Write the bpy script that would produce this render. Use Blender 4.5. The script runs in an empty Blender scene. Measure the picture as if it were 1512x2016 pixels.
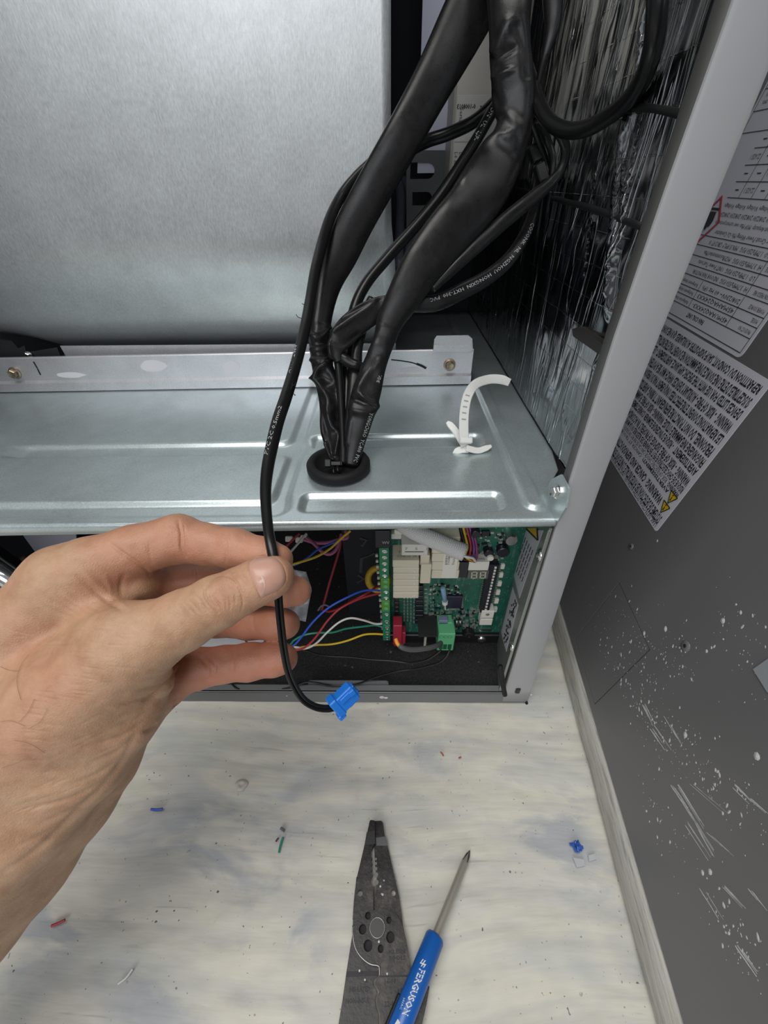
import bpy, bmesh, math, random
import numpy as np
from math import sin, cos, pi, radians, sqrt, atan2
from mathutils import Vector, Matrix, noise
from mathutils.geometry import tessellate_polygon
from mathutils.bvhtree import BVHTree

random.seed(7)
rng = np.random.default_rng(7)
scene = bpy.context.scene
COL = scene.collection

# ------------------------------------------------------------------ camera
F = 825.0                       # focal length in pixels of the 1512 x 2016 frame
CAM = np.array([0.0, 0.0, 0.40])
PITCH, YAW, ROLL = radians(38.4), radians(1.0), radians(0.7)
FW = np.array([-sin(YAW) * cos(PITCH), cos(YAW) * cos(PITCH), -sin(PITCH)])
_r0 = np.array([cos(YAW), sin(YAW), 0.0])
_u0 = np.cross(_r0, FW)
RT = _r0 * cos(ROLL) - _u0 * sin(ROLL)
UP = _u0 * cos(ROLL) + _r0 * sin(ROLL)
cam_data = bpy.data.cameras.new('camera')
cam_data.sensor_fit = 'VERTICAL'
cam_data.sensor_height = 36.0
cam_data.lens = F / 2016.0 * 36.0
cam_data.clip_start = 0.01
cam_ob = bpy.data.objects.new('camera', cam_data)
COL.objects.link(cam_ob)
m = Matrix(((RT[0], UP[0], -FW[0], CAM[0]), (RT[1], UP[1], -FW[1], CAM[1]), (RT[2], UP[2], -FW[2], CAM[2]), (0, 0, 0, 1)))
cam_ob.matrix_world = m
scene.camera = cam_ob

# ------------------------------------------------------------------ world, lights, exposure
world = bpy.data.worlds.new('room_light')
scene.world = world
world.use_nodes = True
bg = world.node_tree.nodes['Background']
bg.inputs[0].default_value = (0.88, 0.93, 1.0, 1)
bg.inputs[1].default_value = 0.26
def area_light(name, loc, target, sx, sy, energy, color=(1, 1, 1)):
    l = bpy.data.lights.new(name, 'AREA')
    l.shape = 'RECTANGLE'; l.size = sx; l.size_y = sy; l.energy = energy; l.color = color
    o = bpy.data.objects.new(name, l); COL.objects.link(o)
    o.location = loc
    o.rotation_euler = (Vector(target) - Vector(loc)).to_track_quat('-Z', 'Y').to_euler()
    return o
area_light('ceiling_lamp', (-0.40, -0.05, 2.0), (-0.1, 0.12, 0.1), 1.4, 0.9, 27, (1.0, 0.975, 0.93))
area_light('room_window', (-0.7, -2.3, 1.75), (0.0, 0.3, 0.35), 1.9, 1.3, 29, (0.95, 0.97, 1.0))
scene.view_settings.view_transform = 'Standard'
scene.view_settings.look = 'None'
scene.view_settings.gamma = 1.0
scene.view_settings.use_curve_mapping = False
scene.view_settings.exposure = 0.12

# ------------------------------------------------------------------ geometry helpers
def ray(x, y):
    return FW + RT * ((x - 756.0) / F) + UP * ((1008.0 - y) / F)
def at(x, y, d):                 # the point seen at pixel x, y at distance d along the view axis
    return CAM + ray(x, y) * d
def on_z(x, y, z):
    r = ray(x, y); return CAM + r * ((z - CAM[2]) / r[2])
def on_y(x, y, Y):
    r = ray(x, y); return CAM + r * (Y / r[1])
def on_x(x, y, X):
    r = ray(x, y); return CAM + r * (X / r[0])
def on_plane(x, y, p, n):
    r = ray(x, y); return CAM + r * (((np.array(p) - CAM) @ n) / (r @ n))
def proj(pts):
    q = np.asarray(pts) - CAM
    d = q @ FW
    return np.stack([756 + F * (q @ RT) / d, 1008 - F * (q @ UP) / d, d], -1)
def unit(v):
    v = np.asarray(v, float); return v / (np.linalg.norm(v) + 1e-12)

ORG = {}                         # world origin of each thing
def thing(name, label, cat, loc=(0, 0, 0), group=None):
    o = bpy.data.objects.new(name, None); COL.objects.link(o)
    o.empty_display_size = 0.02
    o.location = loc; ORG[o] = np.array(loc, float)
    o['label'] = label; o['category'] = cat
    if group: o['group'] = group
    return o
def tag(o, label=None, cat=None, group=None, kind=None):
    if label: o['label'] = label
    if cat: o['category'] = cat
    if group: o['group'] = group
    if kind: o['kind'] = kind
    return o

class MB:
    def __init__(s): s.v = []; s.f = []; s.n = 0
    def add(s, v, f):
        v = np.asarray(v, float).reshape(-1, 3)
        s.v.append(v); s.f += [tuple(int(i) + s.n for i in q) for q in f]; s.n += len(v)
        return s
    def box(s, lo, hi, bev=0.0, R=None, c=None):
        lo = np.array(lo, float); hi = np.array(hi, float)
        lo, hi = np.minimum(lo, hi), np.maximum(lo, hi)
        b = min(bev, 0.45 * float((hi - lo).min()))
        if b <= 0:
            v = [(x, y, z) for z in (lo[2], hi[2]) for y in (lo[1], hi[1]) for x in (lo[0], hi[0])]
            f = [(0, 2, 3, 1), (4, 5, 7, 6), (0, 1, 5, 4), (2, 6, 7, 3), (0, 4, 6, 2), (1, 3, 7, 5)]
        else:
            v, f = _bevbox(lo, hi, b)
        v = np.array(v)
        if R is not None:
            cc = (lo + hi) / 2 if c is None else np.array(c)
            v = (v - cc) @ np.array(R).T + cc
        return s.add(v, f)
    def frame_box(s, o, X, Y, Z, bev=0.0):   # box at o spanned by three edge vectors
        o, X, Y, Z = [np.array(a, float) for a in (o, X, Y, Z)]
        l = [np.linalg.norm(a) for a in (X, Y, Z)]
        t = MB(); t.box((0, 0, 0), l, bev)
        v = np.concatenate(t.v)
        M = np.stack([X / l[0], Y / l[1], Z / l[2]])
        return s.add(v @ M + o, t.f)
    def prism(s, outline, depth, holes=()):  # outline: 3-D polygon, extruded along vector depth
        loops = [np.asarray(outline, float)] + [np.asarray(h, float) for h in holes]
        tris = tessellate_polygon([[Vector(p) for p in l] for l in loops])
        allp = np.concatenate(loops); N = len(allp); dv = np.asarray(depth, float)
        v = np.concatenate([allp, allp + dv])
        f = [t for t in tris] + [tuple(i + N for i in reversed(t)) for t in tris]
        k = 0
        for l in loops:
            n = len(l)
            f += [(k + i, k + (i + 1) % n, k + (i + 1) % n + N, k + i + N) for i in range(n)]
            k += n
        return s.add(v, f)
    def cyl(s, p, q, r, r2=None, n=16, bev=0.0):
        r2 = r if r2 is None else r2
        p = np.array(p, float); q = np.array(q, float); a = unit(q - p); L = np.linalg.norm(q - p)
        prof = [(0, 0), (0, r), (L, r2), (L, 0)] if bev <= 0 else [(0, 0), (0, r - bev), (bev, r), (L - bev, r2), (L, r2 - bev), (L, 0)]
        return s.lathe(p, a, prof, n)
    def lathe(s, p, a, prof, n=20):          # prof: (height, radius) pairs along axis a from p
        a = unit(a); h = np.array([1, 0, 0]) if abs(a[0]) < .8 else np.array([0, 1, 0])
        e = unit(np.cross(a, h)); g = np.cross(a, e); p = np.array(p, float)
        v, f, rows = [], [], []
        for (z, r) in prof:
            if r <= 1e-9: rows.append([len(v)]); v.append(p + a * z)
            else:
                rows.append(list(range(len(v), len(v) + n)))
                v += [p + a * z + (e * cos(2 * pi * i / n) + g * sin(2 * pi * i / n)) * r for i in range(n)]
        for A, B in zip(rows[:-1], rows[1:]):
            for i in range(n):
                j = (i + 1) % n
                if len(A) == 1 and len(B) == 1: continue
                if len(A) == 1: f.append((A[0], B[j], B[i]))
                elif len(B) == 1: f.append((A[i], A[j], B[0]))
                else: f.append((A[i], A[j], B[j], B[i]))
        return s.add(v, f)
    def build(s, name, mat, parent=None, smooth=False, auto=None):
        V = np.concatenate(s.v) if s.v else np.zeros((0, 3))
        root = parent
        while root is not None and root not in ORG: root = root.parent
        if root is not None: V = V - ORG[root]
        me = bpy.data.meshes.new(name)
        me.from_pydata(V.tolist(), [], s.f)
        me.update()
        bm = bmesh.new(); bm.from_mesh(me)
        bmesh.ops.recalc_face_normals(bm, faces=bm.faces)
        bm.to_mesh(me); bm.free()
        if mat is not None: me.materials.append(mat)
        if smooth or auto:
            me.polygons.foreach_set('use_smooth', [True] * len(me.polygons))
            if auto: me.set_sharp_from_angle(angle=radians(auto))
        o = bpy.data.objects.new(name, me); COL.objects.link(o)
        if parent is not None: o.parent = parent
        return o

def _bevbox(lo, hi, b):
    bm = bmesh.new()
    bmesh.ops.create_cube(bm, size=1.0)
    for v in bm.verts: v.co = Vector([lo[i] + (hi[i] - lo[i]) * (v.co[i] + .5) for i in range(3)])
    bmesh.ops.bevel(bm, geom=list(bm.edges), offset=b, segments=1, affect='EDGES', profile=.5)
    bm.verts.index_update()
    v = [tuple(q.co) for q in bm.verts]; f = [tuple(q.index for q in p.verts) for p in bm.faces]
    bm.free(); return v, f

def spline(P, n):                # Catmull-Rom through rows of P (any columns), n samples per span
    P = np.asarray(P, float)
    if len(P) < 3: return np.array([P[0] + (P[-1] - P[0]) * t for t in np.linspace(0, 1, n + 1)])
    Q = np.vstack([2 * P[0] - P[1], P, 2 * P[-1] - P[-2]]); out = []
    for i in range(1, len(Q) - 2):
        p0, p1, p2, p3 = Q[i - 1:i + 3]
        for t in np.arange(n) / n:
            out.append(.5 * (2 * p1 + (p2 - p0) * t + (2 * p0 - 5 * p1 + 4 * p2 - p3) * t * t + (3 * p1 - p0 - 3 * p2 + p3) * t ** 3))
    out.append(P[-1]); return np.array(out)

def sweep(mb, C, a, b, n=12, wdir=None, wob=None, cap=True, power=2.0):
    # tube along centres C; half-widths a (across) and b (thickness); wdir = side direction per point
    C = np.asarray(C, float); N = len(C)
    a = np.broadcast_to(a, N); b = np.broadcast_to(b, N)
    T = np.gradient(C, axis=0); T /= np.linalg.norm(T, axis=1)[:, None] + 1e-12
    if wdir is None:
        ref = np.array([0, 0, 1.0]) if abs(T[0][2]) < .9 else np.array([1.0, 0, 0])
        S = np.zeros_like(C); s0 = unit(np.cross(T[0], ref))
        for i in range(N):
            s0 = unit(s0 - T[i] * (s0 @ T[i])); S[i] = s0
    else:
        S = np.array([unit(w - t * (w @ t)) for w, t in zip(wdir, T)])
    U = np.cross(S, T)
    th = np.arange(n) * 2 * pi / n
    ct, st = np.cos(th), np.sin(th)
    if power != 2.0:
        ct = np.sign(ct) * np.abs(ct) ** (2 / power); st = np.sign(st) * np.abs(st) ** (2 / power)
    V = C[:, None] + S[:, None] * (a[:, None] * ct)[..., None] + U[:, None] * (b[:, None] * st)[..., None]
    if wob is not None: V = V + wob(V, np.linspace(0, 1, N), th, U)
    f = [(i * n + k, i * n + (k + 1) % n, (i + 1) * n + (k + 1) % n, (i + 1) * n + k) for i in range(N - 1) for k in range(n)]
    V = V.reshape(-1, 3)
    if cap:
        f += [tuple(range(n))[::-1], tuple((N - 1) * n + k for k in range(n))]
    return mb.add(V, f)

def wire(mb, pts, r, n=8, sub=6):        # pts: (px, py, depth)
    C = spline([at(*p) for p in pts], sub)
    return sweep(mb, C, r, r, n)
def wire_w(mb, pts, r, n=8, sub=6):
    return sweep(mb, spline(pts, sub), r, r, n)

def facing_strip(mb, pts, n=16, sub=8, wob=None, power=2.0, twist=0):
    # pts: (px, py, depth, half-width px, half-thickness m); a flat sleeve whose broad side faces the room
    S = spline(pts, sub)
    C = np.array([at(*p[:3]) for p in S])
    a = S[:, 3] * S[:, 2] / F; b = S[:, 4]
    T = np.gradient(C, axis=0)
    W = np.array([np.cross(t, c - CAM) for t, c in zip(T, C)])
    W = np.array([unit(w) for w in W])
    return sweep(mb, C, a, b, n, wdir=W, wob=wob, power=power)

def bvh_of(*obs):
    V, Fc = [], []
    for o in obs:
        org = np.zeros(3); r = o
        while r is not None and r not in ORG: r = r.parent
        if r is not None: org = ORG[r]
        k = len(V)
        V += [Vector(np.array(v.co) + org) for v in o.data.vertices]
        Fc += [tuple(i + k for i in p.vertices) for p in o.data.polygons]
    return BVHTree.FromPolygons(V, Fc)
def drop_on(bvh, x, y, lift=0.00012):
    r = ray(x, y); h = bvh.ray_cast(Vector(CAM), Vector(unit(r)))
    if h[0] is None: return None
    n = np.array(h[1]); n = n if n @ r < 0 else -n
    return np.array(h[0]) + n * lift

# ------------------------------------------------------------------ writing
_tc = {}
def text_2d(s, bold=False, res=1):
    k = (s, bold, res)
    if k in _tc: return _tc[k]
    cu = bpy.data.curves.new('t', 'FONT'); cu.body = s; cu.size = 1.0; cu.resolution_u = res
    cu.fill_mode = 'BOTH'
    if bold: cu.offset = 0.026
    o = bpy.data.objects.new('t', cu)
    me = bpy.data.meshes.new_from_object(o)
    v = np.array([tuple(q.co) for q in me.vertices]).reshape(-1, 3)[:, :2]
    f = [tuple(p.vertices) for p in me.polygons]
    bpy.data.objects.remove(o); bpy.data.curves.remove(cu); bpy.data.meshes.remove(me)
    if len(v):
        v = v - [v[:, 0].min(), 0]
    _tc[k] = (v, f); return v, f
def text_flat(mb, s, o, ex, ey, height, width=None, bold=False, lift=None):
    # o = start of the base line; ex, ey unit vectors; cap height; total width
    v, f = text_2d(s, bold)
    if not len(v): return
    k = height / 0.70
    w = v[:, 0].max() * k if width is None else width
    P = np.asarray(o) + np.outer(v[:, 0] / v[:, 0].max() * w, ex) + np.outer(v[:, 1] * k, ey)
    if lift is not None: P = P + lift
    mb.add(P, f)
def text_drop(mb, s, bvh, p0, p1, h, bold=False, curve=None, lift=0.00012, width=True):
    # writing laid on a surface: base line from pixel p0 to p1 (or along a pixel curve), cap height h px
    v, f = text_2d(s, bold)
    if not len(v): return
    u = v[:, 0] / v[:, 0].max(); t = v[:, 1] / .70
    if curve is None: curve = np.array([p0, p1], float)
    C = spline(curve, 12) if len(curve) > 2 else np.array([np.array(curve[0]) + (np.array(curve[1]) - np.array(curve[0])) * q for q in np.linspace(0, 1, 25)])
    L = np.concatenate([[0], np.cumsum(np.linalg.norm(np.diff(C, axis=0), axis=1))]); L /= L[-1]
    X = np.interp(u, L, C[:, 0]); Y = np.interp(u, L, C[:, 1])
    G = np.gradient(C, axis=0); G /= np.linalg.norm(G, axis=1)[:, None]
    gx = np.interp(u, L, G[:, 0]); gy = np.interp(u, L, G[:, 1])
    nx, ny = gy, -gx                       # up, to the left of the writing direction
    out = []
    for i in range(len(u)):
        q = drop_on(bvh, X[i] + nx[i] * t[i] * h, Y[i] + ny[i] * t[i] * h, lift)
        out.append(q)
    ok = [q is not None for q in out]
    zero = next((q for q in out if q is not None), None)
    if zero is None: return
    mb.add([q if q is not None else zero for q in out], [t_ for t_ in f if all(ok[i] for i in t_)])

# ------------------------------------------------------------------ materials
MATS = {}
def mat(name, color, rough=.5, metal=0.0, spec=.5, **k):
    if name in MATS: return MATS[name]
    M = bpy.data.materials.new(name); M.use_nodes = True
    b = M.node_tree.nodes['Principled BSDF']
    b.inputs['Base Color'].default_value = (*color, 1)
    b.inputs['Roughness'].default_value = rough
    b.inputs['Metallic'].default_value = metal
    b.inputs['Specular IOR Level'].default_value = spec
    for q, v in k.items(): b.inputs[q.replace('_', ' ')].default_value = v
    MATS[name] = M; return M
class NT:
    def __init__(s, M): s.t = M.node_tree; s.b = s.t.nodes['Principled BSDF']
    def n(s, ty, **k):
        x = s.t.nodes.new(ty)
        for q, v in k.items():
            if q.startswith('i_'): x.inputs[q[2:].replace('_', ' ')].default_value = v
            else: setattr(x, q, v)
        return x
    def l(s, a, b): s.t.links.new(a, b)
    def coord(s, scale=(1, 1, 1), rot=(0, 0, 0), out='Object'):
        c = s.n('ShaderNodeTexCoord'); m_ = s.n('ShaderNodeMapping')
        m_.inputs['Scale'].default_value = scale; m_.inputs['Rotation'].default_value = rot
        s.l(c.outputs[out], m_.inputs['Vector']); return m_.outputs['Vector']
    def noise(s, vec, scale, detail=4, rough=.6, dist=0.0):
        x = s.n('ShaderNodeTexNoise'); x.inputs['Scale'].default_value = scale; x.inputs['Detail'].default_value = detail
        x.inputs['Roughness'].default_value = rough; x.inputs['Distortion'].default_value = dist
        if vec is not None: s.l(vec, x.inputs['Vector'])
        return x.outputs['Fac']
    def ramp(s, fac, stops):
        r = s.n('ShaderNodeValToRGB'); e = r.color_ramp.elements
        while len(e) < len(stops): e.new(.5)
        for q, (p, c) in zip(e, stops):
            q.position = p; q.color = (*c, 1) if len(c) == 3 else c
        s.l(fac, r.inputs['Fac']); return r.outputs['Color']
    def mix(s, fac, a, b, mode='MIX'):
        x = s.n('ShaderNodeMix'); x.data_type = 'RGBA'; x.blend_type = mode
        for i, v in ((0, fac), (6, a), (7, b)):
            if hasattr(v, 'is_linked') or hasattr(v, 'links'): s.l(v, x.inputs[i])
            else: x.inputs[i].default_value = v if i == 0 else (*v, 1)
        return x.outputs[2]
    def math(s, op, a, b=0.0):
        x = s.n('ShaderNodeMath'); x.operation = op
        for i, v in enumerate((a, b)):
            if hasattr(v, 'links'): s.l(v, x.inputs[i])
            else: x.inputs[i].default_value = v
        return x.outputs[0]
    def bump(s, h, strength=.3, dist=.001, prev=None):
        x = s.n('ShaderNodeBump'); x.inputs['Strength'].default_value = strength; x.inputs['Distance'].default_value = dist
        s.l(h, x.inputs['Height'])
        if prev is not None: s.l(prev, x.inputs['Normal'])
        s.l(x.outputs['Normal'], s.b.inputs['Normal']); return x.outputs['Normal']
    def base(s, c): s.l(c, s.b.inputs['Base Color'])
    def rough(s, c): s.l(c, s.b.inputs['Roughness'])

def galv(name, tone, rough, stretch=(1, 1, 1), spangle=.16, metal=.66):
    M = mat(name, tone, rough, metal=metal); t = NT(M)
    v = t.coord(stretch)
    a = t.noise(v, 900, 2, .7); c = t.noise(t.coord(), 45, 4, .6); g = t.noise(t.coord(), 9, 3)
    f = t.math('ADD', t.math('MULTIPLY', a, spangle * 1.3), t.math('ADD', t.math('MULTIPLY', c, spangle * .8), t.math('MULTIPLY', g, spangle * .5)))
    lo = tuple(q * .78 for q in tone); hi = tuple(min(1, q * 1.2) for q in tone)
    t.base(t.ramp(f, [(spangle * .8, lo), (spangle * 1.8, hi)]))
    t.rough(t.math('ADD', t.math('MULTIPLY', a, .14), rough - .07))
    t.bump(a, .10, .0004)
    return M
M_deck = galv('deck_steel', (.56, .635, .65), .33, (1, 1, 1), .10)
M_blower = galv('blower_steel', (.55, .57, .575), .36, (1, 1, .30), .10, .62)
M_bracket = galv('bracket_steel', (.66, .66, .68), .40)
M_backplate = mat('bare_steel', (.50, .47, .42), .45, .25)
M_lilac = mat('pale_sheet', (.55, .57, .68), .4, .1)
M_screw = mat('zinc', (.75, .75, .74), .22, 1.0)
M_brass = mat('yellow_zinc', (.36, .29, .21), .35, .8)
M_rubber = mat('black_rubber', (.010, .010, .011), .6, spec=.3)
M_grey = mat('grey_paint', (.21, .21, .22), .42)
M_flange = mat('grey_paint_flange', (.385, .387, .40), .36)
M_lip = mat('flange_lip_shaded', (.20, .195, .185), .45)  # darker copy of the flange paint: shade of the turned-back lip painted in
M_black = mat('black_plastic', (.012, .012, .013), .4)
M_ink = mat('black_ink', (.015, .015, .02), .6)
M_white = mat('white_plastic', (.72, .70, .63), .45)
M_sticker = mat('white_sticker', (.62, .62, .68), .45)
M_yellow = mat('warning_yellow', (.72, .47, .01), .5)
M_red = mat('warning_red', (.45, .03, .04), .5)
M_print = mat('white_print', (.42, .43, .44), .6)
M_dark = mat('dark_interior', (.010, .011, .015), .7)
M_shaded_steel = mat('shaded_steel', (.10, .11, .115), .45, .6)  # dark tone paints the shade beside the blower into the steel

def black_sleeve():
    M = mat('black_sleeve', (.009, .0085, .009), .36, spec=.30); t = NT(M)
    v = t.coord()
    a = t.noise(v, 160, 3); s = t.noise(v, 900, 2)
    t.rough(t.math('ADD', t.math('MULTIPLY', a, .2), .20))
    t.base(t.ramp(t.math('ADD', t.math('MULTIPLY', s, .5), t.math('MULTIPLY', a, .5)), [(.3, (.006, .006, .0065)), (.72, (.014, .0135, .014))]))
    t.bump(s, .08, .0004)
    return M
M_sleeve = black_sleeve()
M_cable = mat('black_cable', (.008, .008, .0085), .28, spec=.34)
# ------------------------------------------------------------------ setting: floor, wooden trim
def floor_mat():
    M = mat('painted_floor', (.6, .6, .55), .6); t = NT(M)
    c = t.n('ShaderNodeTexCoord')
    wob = t.n('ShaderNodeTexNoise'); wob.inputs['Scale'].default_value = 3.2; wob.inputs['Detail'].default_value = 2; wob.inputs['Roughness'].default_value = .4
    t.l(c.outputs['Object'], wob.inputs['Vector'])
    va = t.n('ShaderNodeVectorMath', operation='MULTIPLY_ADD')
    t.l(wob.outputs['Color'], va.inputs[0]); va.inputs[1].default_value = (.06, .06, 0); t.l(c.outputs['Object'], va.inputs[2])
    def stretched(k, a):
        mp = t.n('ShaderNodeMapping'); mp.inputs['Scale'].default_value = (k, 1, 1); mp.inputs['Rotation'].default_value = (0, 0, radians(a))
        t.l(va.outputs[0], mp.inputs['Vector']); return mp.outputs['Vector']
    stroke = t.noise(stretched(.085, 2), 58, 6, .58); hairl = t.noise(stretched(.06, 4), 210, 3, .55); ridge = t.noise(stretched(.22, -3), 30, 4, .52, .3)
    patch = t.noise(stretched(.6, 0), 13, 4, .6); pink = t.noise(t.coord(), 25, 3, .6, 1.0)
    blue = t.noise(stretched(.42, 6), 24, 6, .6, .6); where = t.noise(t.coord(), 8, 2, .5)
    grit = t.noise(t.coord(), 390, 1, .5); gw = t.noise(t.coord(), 33, 3, .6)
    base = t.ramp(patch, [(.36, (.49, .485, .45)), (.50, (.60, .575, .495)), (.64, (.49, .50, .475))])
    base = t.mix(t.ramp(stroke, [(.36, (.55, .55, .55)), (.52, (0, 0, 0))]), base, (.395, .40, .39))
    base = t.mix(t.ramp(stroke, [(.56, (0, 0, 0)), (.70, (.5, .5, .5))]), base, (.66, .645, .58))
    bl = t.math('MULTIPLY', t.ramp(blue, [(.50, (0, 0, 0)), (.60, (1, 1, 1))]), t.ramp(where, [(.43, (.06, .06, .06)), (.58, (.75, .75, .75))]))
    base = t.mix(bl, base, (.33, .35, .385))
    base = t.mix(t.ramp(pink, [(.62, (0, 0, 0)), (.76, (.30, .30, .30))]), base, (.52, .42, .39))
    base = t.mix(t.ramp(hairl, [(.27, (.42, .42, .42)), (.33, (0, 0, 0))]), base, (.27, .265, .25))
    base = t.mix(t.math('MULTIPLY', t.ramp(grit, [(.735, (0, 0, 0)), (.750, (1, 1, 1))]), t.ramp(gw, [(.45, (.2, .2, .2)), (.6, (1, 1, 1))])), base, (.12, .115, .11))
    t.base(base)
    n1 = t.bump(ridge, .7, .0030); n2 = t.bump(stroke, .42, .0013, n1); t.bump(hairl, .12, .0005, n2)
    return M
M_floor = floor_mat()
xs = np.concatenate([np.linspace(-.9, -.36, 6), np.linspace(-.35, .2, 150), np.linspace(.22, .95, 6)])
ys = np.concatenate([np.linspace(-.7, -.09, 6), np.linspace(-.08, .32, 110), np.linspace(.35, 1.0, 5)])
X, Y = np.meshgrid(xs, ys)
Z = np.zeros_like(X)
for i in range(X.shape[0]):
    for j in range(X.shape[1]):
        if -.36 < X[i, j] < .21 and -.09 < Y[i, j] < .33:
            Z[i, j] = -.0006 + .0011 * noise.noise((X[i, j] * 14, Y[i, j] * 60, 0)) + .0007 * noise.noise((X[i, j] * 60, Y[i, j] * 130, 3))
nx = len(xs)
mb = MB().add(np.stack([X, Y, np.minimum(Z, .0006)], -1), [(i * nx + j, i * nx + j + 1, (i + 1) * nx + j + 1, (i + 1) * nx + j) for i in range(len(ys) - 1) for j in range(nx - 1)])
tag(mb.build('floor', M_floor, smooth=True), kind='structure')

def wood_mat():
    M = mat('painted_wood', (.5, .5, .46), .6); t = NT(M)
    v = t.coord((1, .05, 1), (0, 0, radians(5)))
    a = t.noise(v, 300, 5, .7); b = t.noise(t.coord((1, .25, 1)), 40, 4)
    c = t.ramp(a, [(.36, (.33, .33, .31)), (.5, (.56, .55, .51)), (.68, (.66, .65, .61))])
    t.base(t.mix(t.ramp(b, [(.45, (0, 0, 0)), (.7, (.6, .6, .6))]), c, (.60, .57, .48)))
    t.bump(a, .8, .0012)
    return M
HV = unit([.0855, .9963, 0]); NV = np.array([HV[1], -HV[0], 0])        # along the panel, away from the room
S0 = np.array([.1586, .0092, 0]) - HV * .0093
prof = [(.007, -.001), (.007, .0034), (.0006, .0048), (0, .0056), (.0006, .028), (.0016, .0345), (.0045, .0380), (.012, .0385), (.045, .0385), (.045, -.001)]
mb = MB(); rows = []
N = 70
for k in range(N + 1):
    s = -.28 + .66 * k / N
    w = .0007 * noise.noise((s * 30, 1.7, 0))
    rows.append([S0 + HV * s + NV * (a + (w if 1 < i < 7 else 0) ) + np.array([0, 0, z + (w if 3 < i < 7 else 0)]) for i, (a, z) in enumerate(prof)])
n = len(prof)
mb.add(np.array(rows), [(i * n + j, i * n + j + 1, (i + 1) * n + j + 1, (i + 1) * n + j) for i in range(N) for j in range(n - 1)] + [tuple(range(n)), tuple(N * n + j for j in range(n))])
tag(mb.build('trim_1', wood_mat(), smooth=False, auto=50), kind='structure')

# ------------------------------------------------------------------ leaning door panel with its two labels
LEAN = radians(10)
PU = np.array([0, 0, 1]) * cos(LEAN) + NV * sin(LEAN)
PN = np.cross(HV, PU); PN = PN if PN[0] < 0 else -PN
PB = on_z(1350, 2012, .04)
def panel_hu(x, y):
    P = on_plane(x, y, PB, PN) - PB; return P @ HV, P @ PU
def panel_pt(h, u, lift=0.0): return PB + HV * h + PU * u + PN * lift
def panel_rect(mb, h0, h1, u0, u1, t, lift=0.0, r=0.0):
    if r:
        pts = []
        for (ch, cu, a0) in ((h1 - r, u1 - r, 0), (h0 + r, u1 - r, 90), (h0 + r, u0 + r, 180), (h1 - r, u0 + r, 270)):
            for q in range(5): a = radians(a0 + q * 22.5); pts.append(panel_pt(ch + r * cos(a), cu + r * sin(a), lift))
    else: pts = [panel_pt(*q, lift) for q in ((h0, u0), (h1, u0), (h1, u1), (h0, u1))]
    return mb.prism(pts, PN * t)
def panel_mat():
    M = mat('panel_paint', (.12, .12, .122), .33); t = NT(M)
    a = t.noise(t.coord(), 700, 2); b = t.noise(t.coord(), 5, 3)
    t.base(t.ramp(b, [(.3, (.125, .125, .128)), (.7, (.150, .149, .149))]))
    t.rough(t.math('ADD', t.math('MULTIPLY', b, .12), .28))
    t.bump(a, .05, .0003)
    return M
M_panel = panel_mat()
door = thing('door_panel', 'dark grey metal door panel with white labels leaning beside the open cabinet', 'panel', panel_pt(.2, -.002))
K = (.1740, .2405, .004, .0895)                                          # knock-out
mb = MB(); loop = [panel_pt(*q) for q in ((-.26, -.0025), (.60, -.0025), (.60, .66), (-.26, .66))]
hole = [panel_pt(*q) for q in ((K[0], K[2]), (K[1], K[2]), (K[1], K[3]), (K[0], K[3]))]
mb.prism(loop, -PN * .018, [hole]); mb.build('sheet', M_panel, door)
mb = MB(); g = .0009
panel_rect(mb, K[0] + g, K[1] - g, K[2] + g, K[3] - g, -.017, -.0002); mb.build('knockout', M_panel, door)
for (x, y, r) in ((1243, 1076, .0022), (1350, 1272, .0030)):
    h, u = panel_hu(x, y); mb = MB()
    mb.lathe(panel_pt(h, u, 0), PN, [(.0009, r * .45), (.0010, r), (0, r * 1.25)], 14)
    o = mb.build('dimple', M_panel, door, True)
    MB().cyl(panel_pt(h, u, .0002), panel_pt(h, u, .0009), r * .45).build('hole', M_dark, o)

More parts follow.
